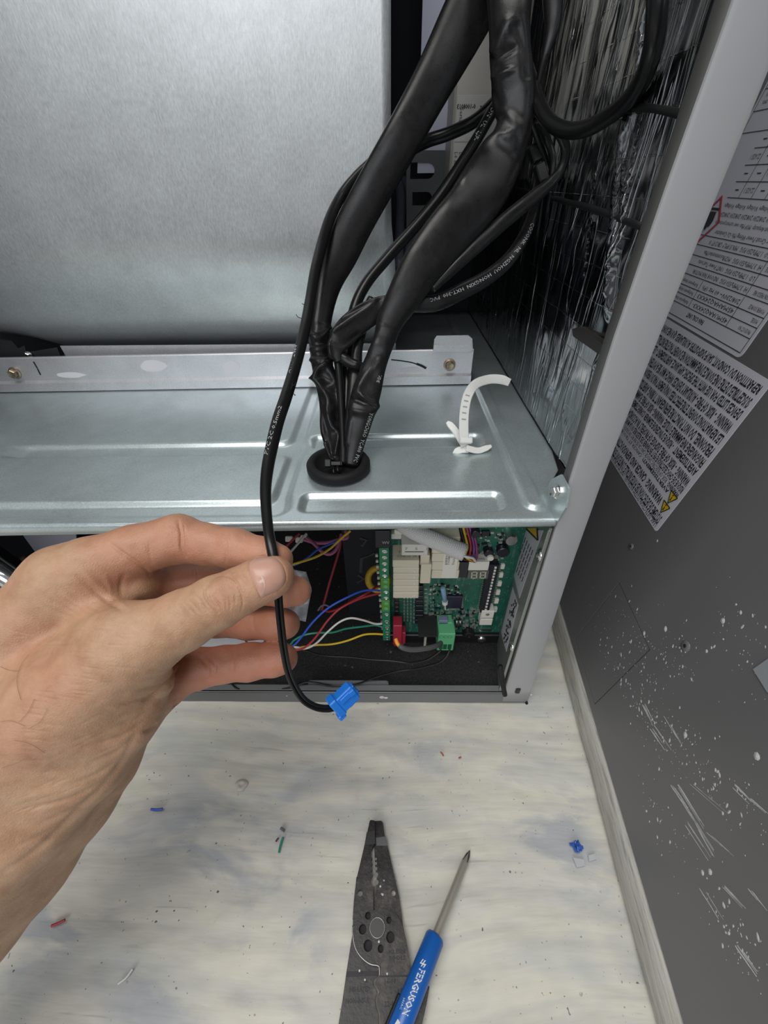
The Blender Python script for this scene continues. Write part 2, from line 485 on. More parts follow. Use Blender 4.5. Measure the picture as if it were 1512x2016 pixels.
# warning label
L_near, L_bot = panel_hu(1292, 1048); L_top = panel_hu(1512, 747)[1]
LW = .165
mb = MB(); panel_rect(mb, L_near, L_near + LW, L_bot, L_top, .00025, 0, .0025)
lab = mb.build('warning_label', M_sticker, door); lab['label'] = 'white warning label of dense upside-down capital text'
ex, ey = HV, -PU
lines = [
 ('LEAK DETECTION SYSTEM INSTALLED. UNIT MUST BE POWERED EXCEPT FOR SERVICE.', 478, 1858, 0, .74),
 ('SYSTEME DE DETECTION DES FUITES INSTALLE. L\'UNITE DOIT ETRE ALIMENTEE SAUF EN SERVICE.', 508, 1808, 0, .74),
 ('WARNING:|CANCER AND REPRODUCTIVE HARM - WWW.P65', 560, 1690, 1, .72),
 ('AVERTISSEMENT!|CANCER ET TROUBLES DE L\'APPAREIL', 628, 1598, 1, .72),
 ('WARNING:|RISK OF ELECTRIC SHOCK CAN CAUSE INJURY OR DEATH. DISCONNECT ALL REMOTE', 694, 1602, 0, .74),
 ('RISQUE DE CHOC ELECTRIQUE PEUT ENTRAINER DES BLESSURES OU LA MORT. COUPER L\'ALIMENTATION', 735, 1553, 0, .74),
 ('WARNING|- RISK OF FIRE. DISPOSE OF PROPERLY IN ACCORDANCE WITH FEDERAL', 792, 1488, 0, .74),
 ('AVERTISSEMENT|- RISQUE D\'INCENDIE ELIMINER CORRECTEMENT CONFORMEMENT', 868, 1398, 0, .74),
 ('FRIGORIGENE INFLAMMABLE UTILISE. WARNING - RISK OF FIRE. FLAMMABLE REFRIGERANT', 930, 1308, 0, .74),
 ('PERSONNEL. DO NOT PUNCTURE REFRIGERANT TUBING. AVERTISSEMENT - RISQUE', 1012, 1210, 0, .74),
 ('LES REPARATIONS DOIVENT ETRE EFFECTUEES UNIQUEMENT PAR DU PERSONNEL DE SERVICE', 1100, 1092, 0, .74),
 ('WARNING|- RISK OF FIRE - AUXILIARY DEVICES WHICH MAY BE A POTENTIAL IGNITION', 1188, 985, 0, .74),
 ('DEVICES LISTED FOR USE WITH THE SPECIFIC APPLIANCE. AVERTISSEMENT - LES DISPOSITIFS', 1298, 876, 0, .74),
 ('SUSCEPTIBLES D\'ETRE UNE SOURCE D\'INFLAMMATION NE DOIVENT PAS ETRE INSTALLES DANS LES', 1384, 765, 0, .74),
 ('REPARTITION DU CONDUIT, SAUF DISPOSITIFS AUXILIAIRES QUI NE SONT PAS DES', 1478, 640, 0, .74)]
us = [panel_hu(1190 + a / 4.695, 640 + b / 4.695)[1] for _, a, b, _, _ in lines]
mt, tri, mk = MB(), MB(), MB()
us_e = us + [L_top]
for i, (s, a, b, tr, fr) in enumerate(lines):
    gap = us_e[i + 1] - us_e[i]; h = max(.0022, gap * fr)
    start = L_near + .004 + (.0115 if tr else 0)
    o = panel_pt(start, us[i] + h * .55, .0004); end = L_near + LW - .004
    if '|' in s:
        A, Bx = s.split('|'); wA = (end - start) * len(A) / (len(A) + len(Bx)) * 1.15
        text_flat(mt, A, o, ex, ey, h, wA * .97, True); text_flat(mt, Bx, o + ex * (wA + .002), ex, ey, h, end - start - wA - .002, gap > .0055)
    else: text_flat(mt, s, o, ex, ey, h, end - start, gap > .0055)
    if tr:
        c = np.array(panel_pt(L_near + .0085, us[i] + h * .05, .0004)); R = .0052
        P = [c + ey * R * 1.0, c - ey * R * .62 - ex * R, c - ey * R * .62 + ex * R]
        tri.prism(P, PN * .0001)
        mk.prism([c + ey * R * .5 - ex * .0006 + PN * .0002, c - ey * R * .1 - ex * .0003 + PN * .0002, c - ey * R * .1 + ex * .0003 + PN * .0002, c + ey * R * .5 + ex * .0006 + PN * .0002], PN * .0001)
        mk.box(c - ey * R * .4 - .0004 + PN * .0002, c - ey * R * .4 + .0004 + PN * .0002)
        for p, q in ((0, 1), (1, 2), (2, 0)):
            d = unit(P[q] - P[p]); nn = np.cross(d, PN) * .00035
            mk.prism([P[p] - nn + PN * .0002, P[q] - nn + PN * .0002, P[q] + nn + PN * .0002, P[p] + nn + PN * .0002], PN * .0001)
mt.build('lettering', M_ink, lab); tri.build('warning_triangle', M_yellow, lab); mk.build('triangle_mark', M_ink, lab)

# rating label above it
R_near = panel_hu(1457, 695)[0] - .0035; R_bot = (panel_hu(1448, 697)[1] + panel_hu(1318, 625)[1]) / 2 - .0005
RW, RH = .148, .205
mb = MB(); panel_rect(mb, R_near, R_near + RW, R_bot, R_bot + RH, .00025, 0, .004)
lab = mb.build('rating_label', M_sticker, door); lab['label'] = 'white rating label with ruled table of small text'
mt, ml, mr = MB(), MB(), MB()
def rl(h0, u0, h1, u1, w=.00022):
    a = panel_pt(R_near + h0, R_bot + u0, .0004); b = panel_pt(R_near + h1, R_bot + u1, .0004)
    d = unit(b - a); nn = np.cross(d, PN) * w
    ml.prism([a - nn, b - nn, b + nn, a + nn], PN * .00005)
def rt_(s, h, u, ht, w, bold=False):
    text_flat(mt, s, panel_pt(R_near + h, R_bot + u + ht, .0004), ex, ey, ht, w, bold)
m_ = .003
rl(m_, m_, RW - m_, m_); rl(m_, m_, m_, RH - m_); rl(RW - m_, m_, RW - m_, RH - m_); rl(m_, RH - m_, RW - m_, RH - m_)
rt_('FAN COIL UNIT', .058, .0062, .0032, .026, True)
row = [.012, .0185, .0245, .0320, .0385, .0450, .0520, .0585]
txt = [('PRODUCT NO', '45MUAAQ24XX3-'), ('MODEL', '45MAHAQ24XX3'), ('POWER SOURCE', '208/230V~ 60 Hz 1Ph'), ('DESIGN PRESSURE', 'HI  3.79MPa/550 PSIG   INDOOR FAN MOTOR'),
       ('', 'LO  1.7MPa/250 PSIG   UNIT Power Test note'), ('MAXIMUM ALLOWABLE', 'HI  3.79MPa/550 PSIG   MCP/Recommended Max.'), ('PRESSURE', 'LO  1.7MPa/250 PSIG   MIN SUPPLY CIRCUIT 10'), ('', 'Feeder Circuit Power Wiring Min Cu Conductor')]
for i, (a, b) in enumerate(txt):
    u = row[i]; rl(m_, u, RW - m_, u)
    if a: rt_(a, .006, u + .0016, .0026, .00135 * len(a))
    rt_(b, .034, u + .0014, .0030, .050 if i < 3 else .075)
    if i < 3: rt_('Refrigerant charge 410 oz', .092, u + .0014, .0024, .035)
    rl(.032, u, .032, u + .0065)
    if i in (0, 1, 2): rl(.088, u, .088, u + .0065)
for i, (a, b) in enumerate((('Fr(Hz)', 'MCA Min. Circuit Ampacity  MOP Max. over current protection'), ('Voltage', '208/230 208/230 208/230 208/230 208/230 208/230'), ('', 'Voltage Voltage Voltage Voltage Voltage Voltage'))):
    u = .0660 + i * .0052; rt_(a, .012, u, .0028, .014); rt_(b, .030, u, .0028, .086)
u0 = .083
for i in range(4):
    u = u0 + i * .0095; rl(m_, u, .118, u)
    rt_(('208V', '5.0KW', '8.0KW', '10KW')[i], .006, u + .003, .003, .012)
    for j in range(6):
        hx = .026 + j * .0155; rl(hx, u, hx, u + .0095)
        if (j + i) % 3 == 1: rt_('22.6/25.1', hx + .002, u + .003, .0030, .011)
        else: rl(hx + .005, u + .0047, hx + .0095, u + .0047, .0003)
rl(m_, u0 + .038, RW - m_, u0 + .038)
rt_('Minimum conductor size to be determined by the actual installation', .012, u0 + .041, .0030, .09)
rl(m_, u0 + .050, RW - m_, u0 + .050)
for j in range(8): rt_('Max. min.', .006 + j * .0172, u0 + .0525, .0028, .0135); rt_('Area (m2)', .006 + j * .0172, u0 + .0572, .0028, .0135)
for i in range(8):
    u = u0 + .062 + i * .0072; rl(m_, u, RW - m_, u)
    for j in range(8):
        hx = .006 + j * .0172; rl(hx - .0015, u, hx - .0015, u + .0072)
        rt_('%d.%d/%d.%d' % (9 + 3 * i + j, (i * 7 + j * 3) % 10, 97 + 31 * i + 7 * j, (i + j) % 10), hx, u + .0020, .0032, .013)
vA, vB = np.array(panel_hu(1424, 384)), np.array(panel_hu(1418, 438)); sv_ = vA - vB; pv_ = np.array([sv_[1], -sv_[0]]); pv_ = pv_ if pv_[0] > 0 else -pv_
cd = (vA + vB + pv_) / 2; R = .0225
dia = [vA - cd, vB - cd, vB + pv_ - cd, vA + pv_ - cd]
for a, b in zip(dia, dia[1:] + dia[:1]):
    for q in (1,):
        A = panel_pt(cd[0] + a[0], cd[1] + a[1], .0005); Bq = panel_pt(cd[0] + b[0], cd[1] + b[1], .0005)
        A2 = panel_pt(cd[0] + a[0] * .84, cd[1] + a[1] * .84, .0005); B2 = panel_pt(cd[0] + b[0] * .84, cd[1] + b[1] * .84, .0005)
        mr.prism([A, Bq, B2, A2], PN * .0001)
kf = float(np.linalg.norm(sv_)) / .032
fl = [(-.006, -.008), (.006, -.008), (.0085, -.002), (.0065, .004), (.005, .002), (.0045, .008), (.001, .012), (.0015, .006), (-.002, .009), (-.0035, .004), (-.006, .006), (-.0085, 0)]
mt.prism([panel_pt(cd[0] + a * kf, cd[1] - b * kf, .0005) for a, b in fl], PN * .0001)
panel_rect(mt, cd[0] - .009 * kf, cd[0] + .009 * kf, cd[1] + .0095 * kf, cd[1] + .0115 * kf, .0001, .0005)
mt.build('lettering', M_ink, lab); ml.build('table_rules', M_ink, lab); mr.build('hazard_diamond', M_red, lab)
# grey tape patch at the near edge
q = [(1484, 1318), (1514, 1297), (1562, 1332), (1545, 1384), (1512, 1363)]
MB().prism([panel_pt(*panel_hu(*p)) for p in q], PN * .0006).build('tape_patch', mat('grey_tape', (.27, .29, .31), .4), door)
# pale paint specks and smears
sp = MB()
def speck(x, y, r, el=1.0, ang=0.0):
    h, u = panel_hu(x, y); c = panel_pt(h, u)
    a = HV * cos(ang) + PU * sin(ang); b = np.cross(PN, a)
    n = 7; v = [c + PN * r * .35] + [c + a * r * el * cos(2 * pi * i / n) * (.8 + .4 * rng.random()) + b * r * sin(2 * pi * i / n) for i in range(n)]
    sp.add(v, [(0, 1 + i, 1 + (i + 1) % n) for i in range(n)])
def smear(p, q, w, k=1):
    a = panel_pt(*panel_hu(*p)); b = panel_pt(*panel_hu(*q)); d = unit(b - a); nn = np.cross(d, PN)
    n = 8; pts = []
    for s_ in (1, -1):
        for i in (range(n + 1) if s_ > 0 else range(n, -1, -1)):
            t = i / n; pts.append(a + (b - a) * t + nn * s_ * w * (.35 + .65 * sin(pi * min(1, t * 1.3 + .1))) * (.6 + .8 * rng.random()))
    sp.prism(pts, PN * .00012)
for (c0, c1, c2, n_, spread) in (((1195, 1290), (1270, 1390), (1330, 1500), 90, 22), ((1262, 1235), (1330, 1330), (1300, 1300), 70, 38), ((1290, 1420), (1400, 1520), (1500, 1640), 90, 30),
                           ((1400, 1210), (1480, 1290), (1500, 1330), 40, 35), ((1170, 1180), (1210, 1250), (1250, 1300), 50, 35), ((1270, 1540), (1290, 1600), (1330, 1700), 30, 22), ((1380, 1700), (1440, 1850), (1500, 1930), 45, 22)):
    for _ in range(int(n_ * 1.5)):
        t = rng.random(); p = np.array(c0) * (1 - t) ** 2 + 2 * np.array(c1) * t * (1 - t) + np.array(c2) * t * t + rng.normal(0, spread, 2)
        if p[0] > 1130 + (p[1] - 1175) * .292 + 12: speck(p[0], p[1], .0002 + .0006 * rng.random() ** 4, 1 + rng.random() * 1.5, .9 + rng.normal(0, .3))
for p in ((1423, 1222, .0016), (1310, 1238, .0017), (1268, 1247, .0014), (1349, 1447, .0016), (1490, 1489, .0019), (1391, 1282, .0011), (1294, 1065, .001), (1458, 1206, .001), (1398, 1716, .0014), (1383, 1718, .0012)): speck(*p[:2], p[2], 1.2, .8)
for p, q, w in (((1318, 1535), (1368, 1610), .0009), ((1330, 1540), (1395, 1645), .0006), ((1340, 1575), (1413, 1688), .0007), ((1355, 1600), (1405, 1690), .0005), ((1350, 1620), (1402, 1700), .0004), ((1280, 1425), (1318, 1480), .0008), ((1262, 1375), (1290, 1430), .0008),
                ((1390, 1640), (1445, 1690), .0004), ((1445, 1545), (1480, 1580), .0007), ((1475, 1570), (1516, 1606), .0006), ((1375, 1748), (1420, 1820), .0005), ((1415, 1730), (1480, 1800), .0004), ((1440, 1850), (1492, 1925), .0011), ((1476, 1750), (1512, 1795), .0006), ((1310, 1412), (1340, 1462), .0005), ((1365, 1545), (1440, 1610), .0003)):
    p, q = np.array(p, float), np.array(q, float)
    for k in range(3):
        a_, b_ = sorted(rng.random(2)); o_ = rng.normal(0, 3, 2)
        smear(p + (q - p) * a_ * .5 + o_, p + (q - p) * (.5 + .5 * b_) + o_, w * (.25 + .35 * rng.random()))
tag(sp.build('paint_specks', mat('pale_specks', (.50, .50, .50), .5), door), kind='stuff')

# ------------------------------------------------------------------ cabinet
Y0 = .2053
cab = thing('air_handler_cabinet', 'open grey sheet-metal air handler cabinet standing on the painted floor', 'cabinet', (-.14, .45, 0))
zo = [(.1336, .004), (.1244 + .002, .1875), (.1251, .2704), (.1265, .3491), (.1289, .4265), (.134, .62), (.139, .95)]
zi = [on_y(*p, Y0) for p in ((995, 1360), (1208, 677), (1323, 347), (1448, 0))]; zi = [(p[0], p[2]) for p in zi] + [(.1115, .62), (.115, .95)]
zl = [on_y(*p, Y0 + .018) for p in ((995, 1330), (1187, 694), (1410, 0))]; zl = [(p[0], p[2]) for p in zl] + [(.115, .95)]
levels = np.concatenate([np.linspace(.004, .46, 24), np.linspace(.5, .95, 6)])
rows = []
for z in levels:
    xo = np.interp(z, [q[1] for q in zo], [q[0] for q in zo]); xi = np.interp(z, [q[1] for q in zi], [q[0] for q in zi]); xl = np.interp(z, [q[1] for q in zl], [q[0] for q in zl])
    xl = min(xl, xi + .004) if z > .24 else xi + .0004
    rows.append([(xo, Y0 + .03, z), (xo, Y0 + .0025, z), (xo - .0007, Y0 + .0007, z), (xo - .0025, Y0, z), (xi + .0016, Y0, z), (xi + .0007, Y0 + .0002, z), (xi + .0002, Y0 + .0006, z), (xi, Y0 + .0014, z), (xl, Y0 + .018, z)])
n = 9
mb = MB().add(np.array(rows), [(i * n + j, i * n + j + 1, (i + 1) * n + j + 1, (i + 1) * n + j) for i in range(len(levels) - 1) for j in range(n - 1)])
fl = mb.build('front_flange', M_flange, cab, auto=25)
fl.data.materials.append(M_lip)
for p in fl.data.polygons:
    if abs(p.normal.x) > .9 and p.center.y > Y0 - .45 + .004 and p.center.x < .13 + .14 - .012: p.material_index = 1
sm = fl.modifiers.new('thick', 'SOLIDIFY'); sm.thickness = .0009; sm.offset = 0
MB().box((.1345, Y0 + .02, .003), (.1362, .742, .95)).build('side_panel', M_grey, cab)
MB().box((-.43, Y0, .0), (-.428, .742, .95)).build('side_panel', M_grey, cab)
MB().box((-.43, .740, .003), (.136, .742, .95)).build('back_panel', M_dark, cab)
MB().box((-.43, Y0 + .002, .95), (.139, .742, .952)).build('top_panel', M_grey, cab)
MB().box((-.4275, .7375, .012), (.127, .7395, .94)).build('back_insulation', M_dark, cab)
# bottom rail with raised tab
A = on_y(604, 1352, Y0 + .003); B = on_y(765, 1352, Y0 + .003); zt = A[2]
mb = MB(); mb.box((-.43, Y0, -.0005), (.1322, Y0 + .0025, .0185), .0008); mb.box((-.43, Y0, .0165), (.1322, Y0 + .008, .0185), .0006)
mb.build('bottom_rail', mat('rail_paint', (.155, .16, .165), .4), cab)
r = .003; pts = []
for cx, a0 in ((B[0] - r, 0), (A[0] + r, 90)):
    for q in range(5): a = radians(a0 + q * 22.5); pts.append((cx + r * cos(a), Y0 + .0081, zt - r + r * sin(a)))
pts += [(A[0], Y0 + .0081, .012), (B[0], Y0 + .0081, .012)]
MB().prism(pts, (0, .0015, 0)).build('rail_tab', mat('rail_paint', (.155, .16, .165), .4), cab)
pp = MB()
for (x, y, r) in ((752, 1373, .0026), (760, 1374, .002), (565, 1370, .0008), (1046, 1368, .001)):
    c = on_y(x, y, Y0 - .0002); MB().lathe(c, (0, -1, 0), [(0, r), (.0003, r * .8), (.0005, 0)], 10).build('paint_drip', mat('white_paint', (.6, .57, .57), .5), cab)
def pad_mat():
    M = mat('black_pad', (.012, .012, .013), .85); t = NT(M)
    a = t.noise(t.coord(), 700, 3, .7); b = t.noise(t.coord(), 210, 1)
    c = t.ramp(a, [(.4, (.008, .008, .009)), (.75, (.035, .035, .036))])
    t.base(t.mix(t.ramp(b, [(.74, (0, 0, 0)), (.78, (1, 1, 1))]), c, (.12, .11, .10))); t.bump(a, .6, .001)
    return M
M_pad = pad_mat()
MB().box((-.4275, Y0 + .010, .004), (.1335, .737, .0125)).build('floor_insulation', M_pad, cab)
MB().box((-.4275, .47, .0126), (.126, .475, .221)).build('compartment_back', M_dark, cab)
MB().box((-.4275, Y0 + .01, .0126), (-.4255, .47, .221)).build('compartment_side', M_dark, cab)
# foil lining of the right wall
def foil_mat():
    M = mat('foil', (.60, .62, .63), .12, 1.0); t = NT(M)
    def crinkle(scale, zs, w):
        n_ = t.noise(t.coord((1, 1, zs)), scale, 3, .55, .5)
        d = t.math('ABSOLUTE', t.math('SUBTRACT', n_, .5))
        return t.ramp(d, [(0, (1, 1, 1)), (w, (0, 0, 0))])
    c1 = crinkle(30, .16, .028); c2 = crinkle(85, .06, .05); f = t.noise(t.coord((1, 1, .03)), 420, 2, .5)
    big = t.noise(t.coord((1, 1, .4)), 14, 3, .55, .6)
    br = t.n('ShaderNodeTexBrick'); br.offset = .0; br.inputs['Scale'].default_value = 1; br.inputs['Mortar Size'].default_value = .0005; br.inputs['Mortar Smooth'].default_value = .6
    br.inputs['Brick Width'].default_value = .021; br.inputs['Row Height'].default_value = .017
    cc = t.n('ShaderNodeTexCoord'); sw = t.n('ShaderNodeSeparateXYZ'); t.l(cc.outputs['Object'], sw.inputs[0]); cb = t.n('ShaderNodeCombineXYZ'); t.l(sw.outputs[1], cb.inputs[0]); t.l(sw.outputs[2], cb.inputs[1]); t.l(cb.outputs[0], br.inputs['Vector'])
    t.rough(t.math('ADD', t.math('MULTIPLY', big, .22), .02))
    n0 = t.bump(big, .8, .008); n1 = t.bump(c1, .75, .0016, n0); n2 = t.bump(c2, .18, .0007, n1); n3 = t.bump(br.outputs['Fac'], .3, .0005, n2); t.bump(f, .05, .0005, n3)
    return M
M_foil = foil_mat()
FN = 250; fy = np.linspace(Y0 + .008, .736, FN); fz = np.concatenate([np.linspace(.2345, .56, FN - 40), np.linspace(.565, .945, 40)]); rows = []
crs = []
for L_, w_, a_ in ((((1288, -10), (1270, 60), (1256, 190), (1222, 300), (1212, 420), (1204, 560), (1200, 610)), .0036, .0030), (((1172, 720), (1160, 800), (1128, 900)), .0030, .0022), (((1232, 210), (1228, 330), (1230, 430), (1196, 600)), .0016, .0022), (((1300, 120), (1262, 240), (1240, 380)), .0012, .002), (((1170, 330), (1163, 420), (1150, 540)), .0012, -.002)):
    crs.append((spline([on_x(x, y, .127)[1:] for x, y in L_], 6), w_, a_))
rods = [(on_x(1085, 390, .126), on_x(1262, 447, .126)), (on_x(1238, 214, .126), on_x(1342, 226, .126)), (on_x(985, 368, .126), on_x(1045, 379, .126))]
for z in fz:
    rr = []
    for y in fy:
        d = .0022 * noise.noise((y * 26, z * 3.2, 0)) + .0012 * abs(noise.noise((y * 80 + 2 * noise.noise((y * 9, z * 6, 5)), z * 5, 2))) + .0007 * noise.noise((y * 30, z * 40, 9))
        for L_, w_, a_ in crs:
            e_ = L_ - np.array((y, z)); dm = float(np.sqrt((e_ * e_).sum(1).min()))
            if dm < w_ * 3: d -= a_ * math.exp(-(dm / w_) ** 2) * (1 + .5 * noise.noise((y * 30, z * 36, 4)))
        rr.append((.1283 + d * min(1, .25 + (z - .2345) / .03), y, z))
    rows.append(rr)
mb = MB().add(np.array(rows), [(i * FN + j, i * FN + j + 1, (i + 1) * FN + j + 1, (i + 1) * FN + j) for i in range(FN - 1) for j in range(FN - 1)])
foil = mb.build('foil_lining', M_foil, cab, True)
sm = foil.modifiers.new('thick', 'SOLIDIFY'); sm.thickness = .0015; sm.offset = -1
for a, b in rods:
    wire_w(mb := MB(), [a + (.0012, 0, 0), (a + b) / 2 + (.0006, 0, .001), b + (.0012, 0, 0)], .0019, 8); mb.build('support_rod', M_rubber, cab, True)
# clip hook on the foil
c = [on_x(*p, .1222) for p in ((1126, 648), (1140, 643), (1190, 680), (1192, 697), (1178, 697), (1128, 662))]
MB().prism(c, (.005, 0, 0)).build('wall_clip', mat('dark_clip', (.06, .055, .05), .4, .6), cab)
# side plate with small stickers
pf, pb_ = np.array([.1035, Y0 + .002, 0]), np.array([.1150, .268, 0])
PLn = unit(np.cross(pb_ - pf, (0, 0, 1))); PLn = PLn if PLn[0] < 0 else -PLn
sd = unit(pb_ - pf)
MB().prism([pf + (0, 0, .012), pb_ + (0, 0, .012), pb_ + (0, 0, .222), pf + (0, 0, .222)], -PLn * .0018).build('side_plate', galv('plate_steel', (.36, .39, .37), .38), cab)
side_plate = bpy.data.objects['side_plate']
MB().box(pf + (-.0008, -.0012, .03), pf + (.0012, .0006, .221), .0004).build('plate_edge', bpy.data.materials['plate_steel'], side_plate)
def plate_poly(px, lift, t): return MB().prism([on_plane(*p, pf, PLn) + PLn * lift for p in px], PLn * t)
st1 = plate_poly([(1030, 1044), (1070, 1044), (1057, 1080), (1023, 1178), (1009, 1120)], .0001, .0002).build('caution_sticker', M_sticker, side_plate)
st2 = plate_poly([(1010, 1155), (1021, 1191), (997, 1283), (987, 1244)], .0001, .0002).build('code_sticker', M_sticker, side_plate)
mb = MB()
for k in range(6):
    f0 = k / 6
    for q in range(5):
        a = np.array((1034 + k * 3.6 - q * 4.6 - 2, 1052 + k * 6.2 + q * 13)); b = a + np.array((-3.7, 10.5))
        P = [on_plane(*(a + d), pf, PLn) + PLn * .00035 for d in ((-.7, 0), (.7, 0))] + [on_plane(*(b + d), pf, PLn) + PLn * .00035 for d in ((.7, 0), (-.7, 0))]
        mb.prism(P, PLn * .00005)
mb.build('lettering', M_ink, st1)
mb = plate_poly([(1036, 1040), (1059, 1040), (1060, 1063)], .0003, .0001); mb.build('warning_triangle', M_yellow, st1)
mb = MB()
for a, b in (((1036, 1040), (1060, 1064)), ((1060, 1064), (1058.5, 1040))):
    d = unit(np.array(b) - a); nn = np.array((-d[1], d[0])) * 1.3
    mb.add(plate_poly([np.array(a) + nn, np.array(b) + nn, np.array(b) - nn, np.array(a) - nn], .0005, .0001).v[0], plate_poly([(0, 0)] * 0 or [np.array(a) + nn, np.array(b) + nn, np.array(b) - nn, np.array(a) - nn], .0005, .0001).f)
mb.build('triangle_mark', M_ink, st1)
mb = MB()
for k in range(60):
    t = rng.random(); s_ = rng.random() * .8 + .1
    a = np.array((1012 - 21 * t, 1168 + 88 * t)) * (1 - s_) + np.array((1019 - 21 * t, 1192 + 80 * t)) * s_
    w, hh = .9, 2.2
    mb.prism([on_plane(*(a + d), pf, PLn) + PLn * .00035 for d in ((-w, -hh), (w, -hh), (w * .6, hh), (-w * 1.4, hh))], PLn * .00005)
mb.build('lettering', M_ink, st2)
def pan_screw(px, py, r, parent):
    c = on_plane(px, py, pf, PLn); o = MB().lathe(c, PLn, [(0, r), (.0008, r), (.0022, r * .72), (.0028, r * .3), (.0029, 0)], 18).build('screw', M_screw, parent, True); return o
pan_screw(1064, 1092, .0046, side_plate); pan_screw(1009, 1273, .0042, side_plate)
wire(mb := MB(), [(1024, 1352, .402), (1030, 1366, .405), (1037, 1385, .408)], .0014); mb.build('corner_seal', M_rubber, cab, True)
MB().box(on_y(1014, 1366, Y0 - .002), on_y(1026, 1358, Y0 - .002) + (0, .003, 0), .0006).build('corner_screw', M_black, cab)
wire(mb := MB(), [(985, 1312, .352), (988, 1330, .362), (991, 1352, .371), (994, 1368, .378)], .0022); mb.build('edge_seal', M_rubber, cab, True)

# ------------------------------------------------------------------ galvanised deck
ZD = .2313
def zdeck(x): return ZD + (x - .105) * .0125
def dk(x, y): return on_z(x, y, ZD)
def ylev(py): return dk(720, py)[1]
deck = thing('galvanized_deck', 'galvanized steel deck with pressed grooves under the blower', 'metal deck', (-.15, .45, .22))
chan = [  # rounded grooves: x0, x1, y0, y1, radius
 (dk(590, 985)[0], dk(992, 985)[0], ylev(1003), ylev(966), .006), (-.6, dk(556, 990)[0], ylev(1008), ylev(978), .005),
 (dk(612, 862)[0], dk(950, 862)[0], ylev(877), ylev(852), .006), (dk(25, 875)[0], dk(597, 875)[0], ylev(887), ylev(864), .005),
 (dk(556, 915)[0], dk(588, 915)[0], ylev(1000), ylev(868), .004), (dk(588, 815)[0], dk(616, 815)[0], ylev(880), ylev(740), .004)]
bx = [(dk(1074, 1004), .0072), (dk(944, 742), .0064)]
def rsdf(x, y, c):
    cx, cy = (c[0] + c[1]) / 2, (c[2] + c[3]) / 2
    qx = abs(x - cx) - (c[1] - c[0]) / 2 + c[4]; qy = abs(y - cy) - (c[3] - c[2]) / 2 + c[4]
    return np.hypot(np.maximum(qx, 0), np.maximum(qy, 0)) + np.minimum(np.maximum(qx, qy), 0) - c[4]
def sst(t): t = np.clip(t, 0, 1); return t * t * (3 - 2 * t)
gx = np.concatenate([np.linspace(0, .22, 12), np.linspace(.23, 1, 420)]); gy = np.concatenate([np.linspace(Y0 + .0015, .46, 230), np.linspace(.465, .735, 14)])
XX = np.zeros((len(gy), len(gx))); YY = np.repeat(gy[:, None], len(gx), 1)
for i, y in enumerate(gy):
    xr = np.interp(y, [.2, .235, .262, .29, .74], [.1055, .107, .1240, .1280, .1282]); XX[i] = -.427 + gx * (xr + .427)
dep = np.zeros_like(XX)
sd_all = None
for c in chan:
    q_ = rsdf(XX, YY, c)
    if sd_all is None: sd_all = q_
    else:
        h_ = np.clip(.5 + .5 * (q_ - sd_all) / .010, 0, 1); sd_all = q_ + (sd_all - q_) * h_ - .010 * h_ * (1 - h_)
dep = 1 - sst((sd_all + .0042) / .0058)
a, b = np.array(bx[0][0])[:2] + (-.006, .006), np.array([bx[1][0][0] - .004, .70])
dd = b - a; tt = np.clip(((XX - a[0]) * dd[0] + (YY - a[1]) * dd[1]) / (dd @ dd), 0, 1)
dist = np.hypot(XX - a[0] - tt * dd[0], YY - a[1] - tt * dd[1])
bead = 1 - sst((dist - .0035) / .0045)
ZZ = zdeck(XX) - .0034 * dep + .0030 * bead
v = np.stack([XX, YY, ZZ], -1); n = len(gx)
front = []
for (dy, dz) in ((-.0013, -.0004), (-.0021, -.0014), (-.0024, -.003), (-.0024, -.0085)):
    front.append(np.stack([XX[0], YY[0] + dy, zdeck(XX[0]) + dz * (1 if dz > -.005 else (1.15 - .55 * (gx)))], -1))
v = np.concatenate([np.array(front)[::-1], v]); R_ = len(v)
mb = MB().add(v, [(i * n + j, i * n + j + 1, (i + 1) * n + j + 1, (i + 1) * n + j) for i in range(R_ - 1) for j in range(n - 1)])
dsheet = mb.build('sheet', M_deck, deck, True)
sm = dsheet.modifiers.new('thick', 'SOLIDIFY'); sm.thickness = .001; sm.offset = -1
deck_bvh = bvh_of(dsheet)
# ear and flange bolt at the right front corner
XE = .1040
ear = [on_x(*p, XE) for p in ((1064, 1012), (1068, 975), (1086, 943), (1104, 934), (1119, 962), (1113, 1000), (1098, 1026))]
MB().prism(ear, (.0012, 0, 0)).build('corner_ear', M_deck, deck)
def hexbolt(c, ax, r, name, mt, parent, flange=True):
    mb = MB(); ax = unit(ax)
    if flange: mb.lathe(c, ax, [(0, r * 1.35), (r * .22, r * 1.32), (r * .34, r * .95)], 20)
    t = MB(); t.lathe(np.array(c) + ax * r * .2, ax, [(0, r), (r * .9, r), (r * 1.05, r * .85), (r * .98, r * .55), (r * .75, 0)], 6)
    mb.add(t.v[0], t.f); return mb.build(name, mt, parent, auto=30)
hexbolt(on_x(1098, 968, XE), (-1, -.25, .12), .0034, 'flange_bolt', M_screw, deck)
c = on_x(1033, 830, .1255); MB().lathe(c, (-1, 0, 0), [(0, .002), (.0008, .002), (.0003, .001), (0, 0)], 12).build('rivet', M_screw, deck, True)

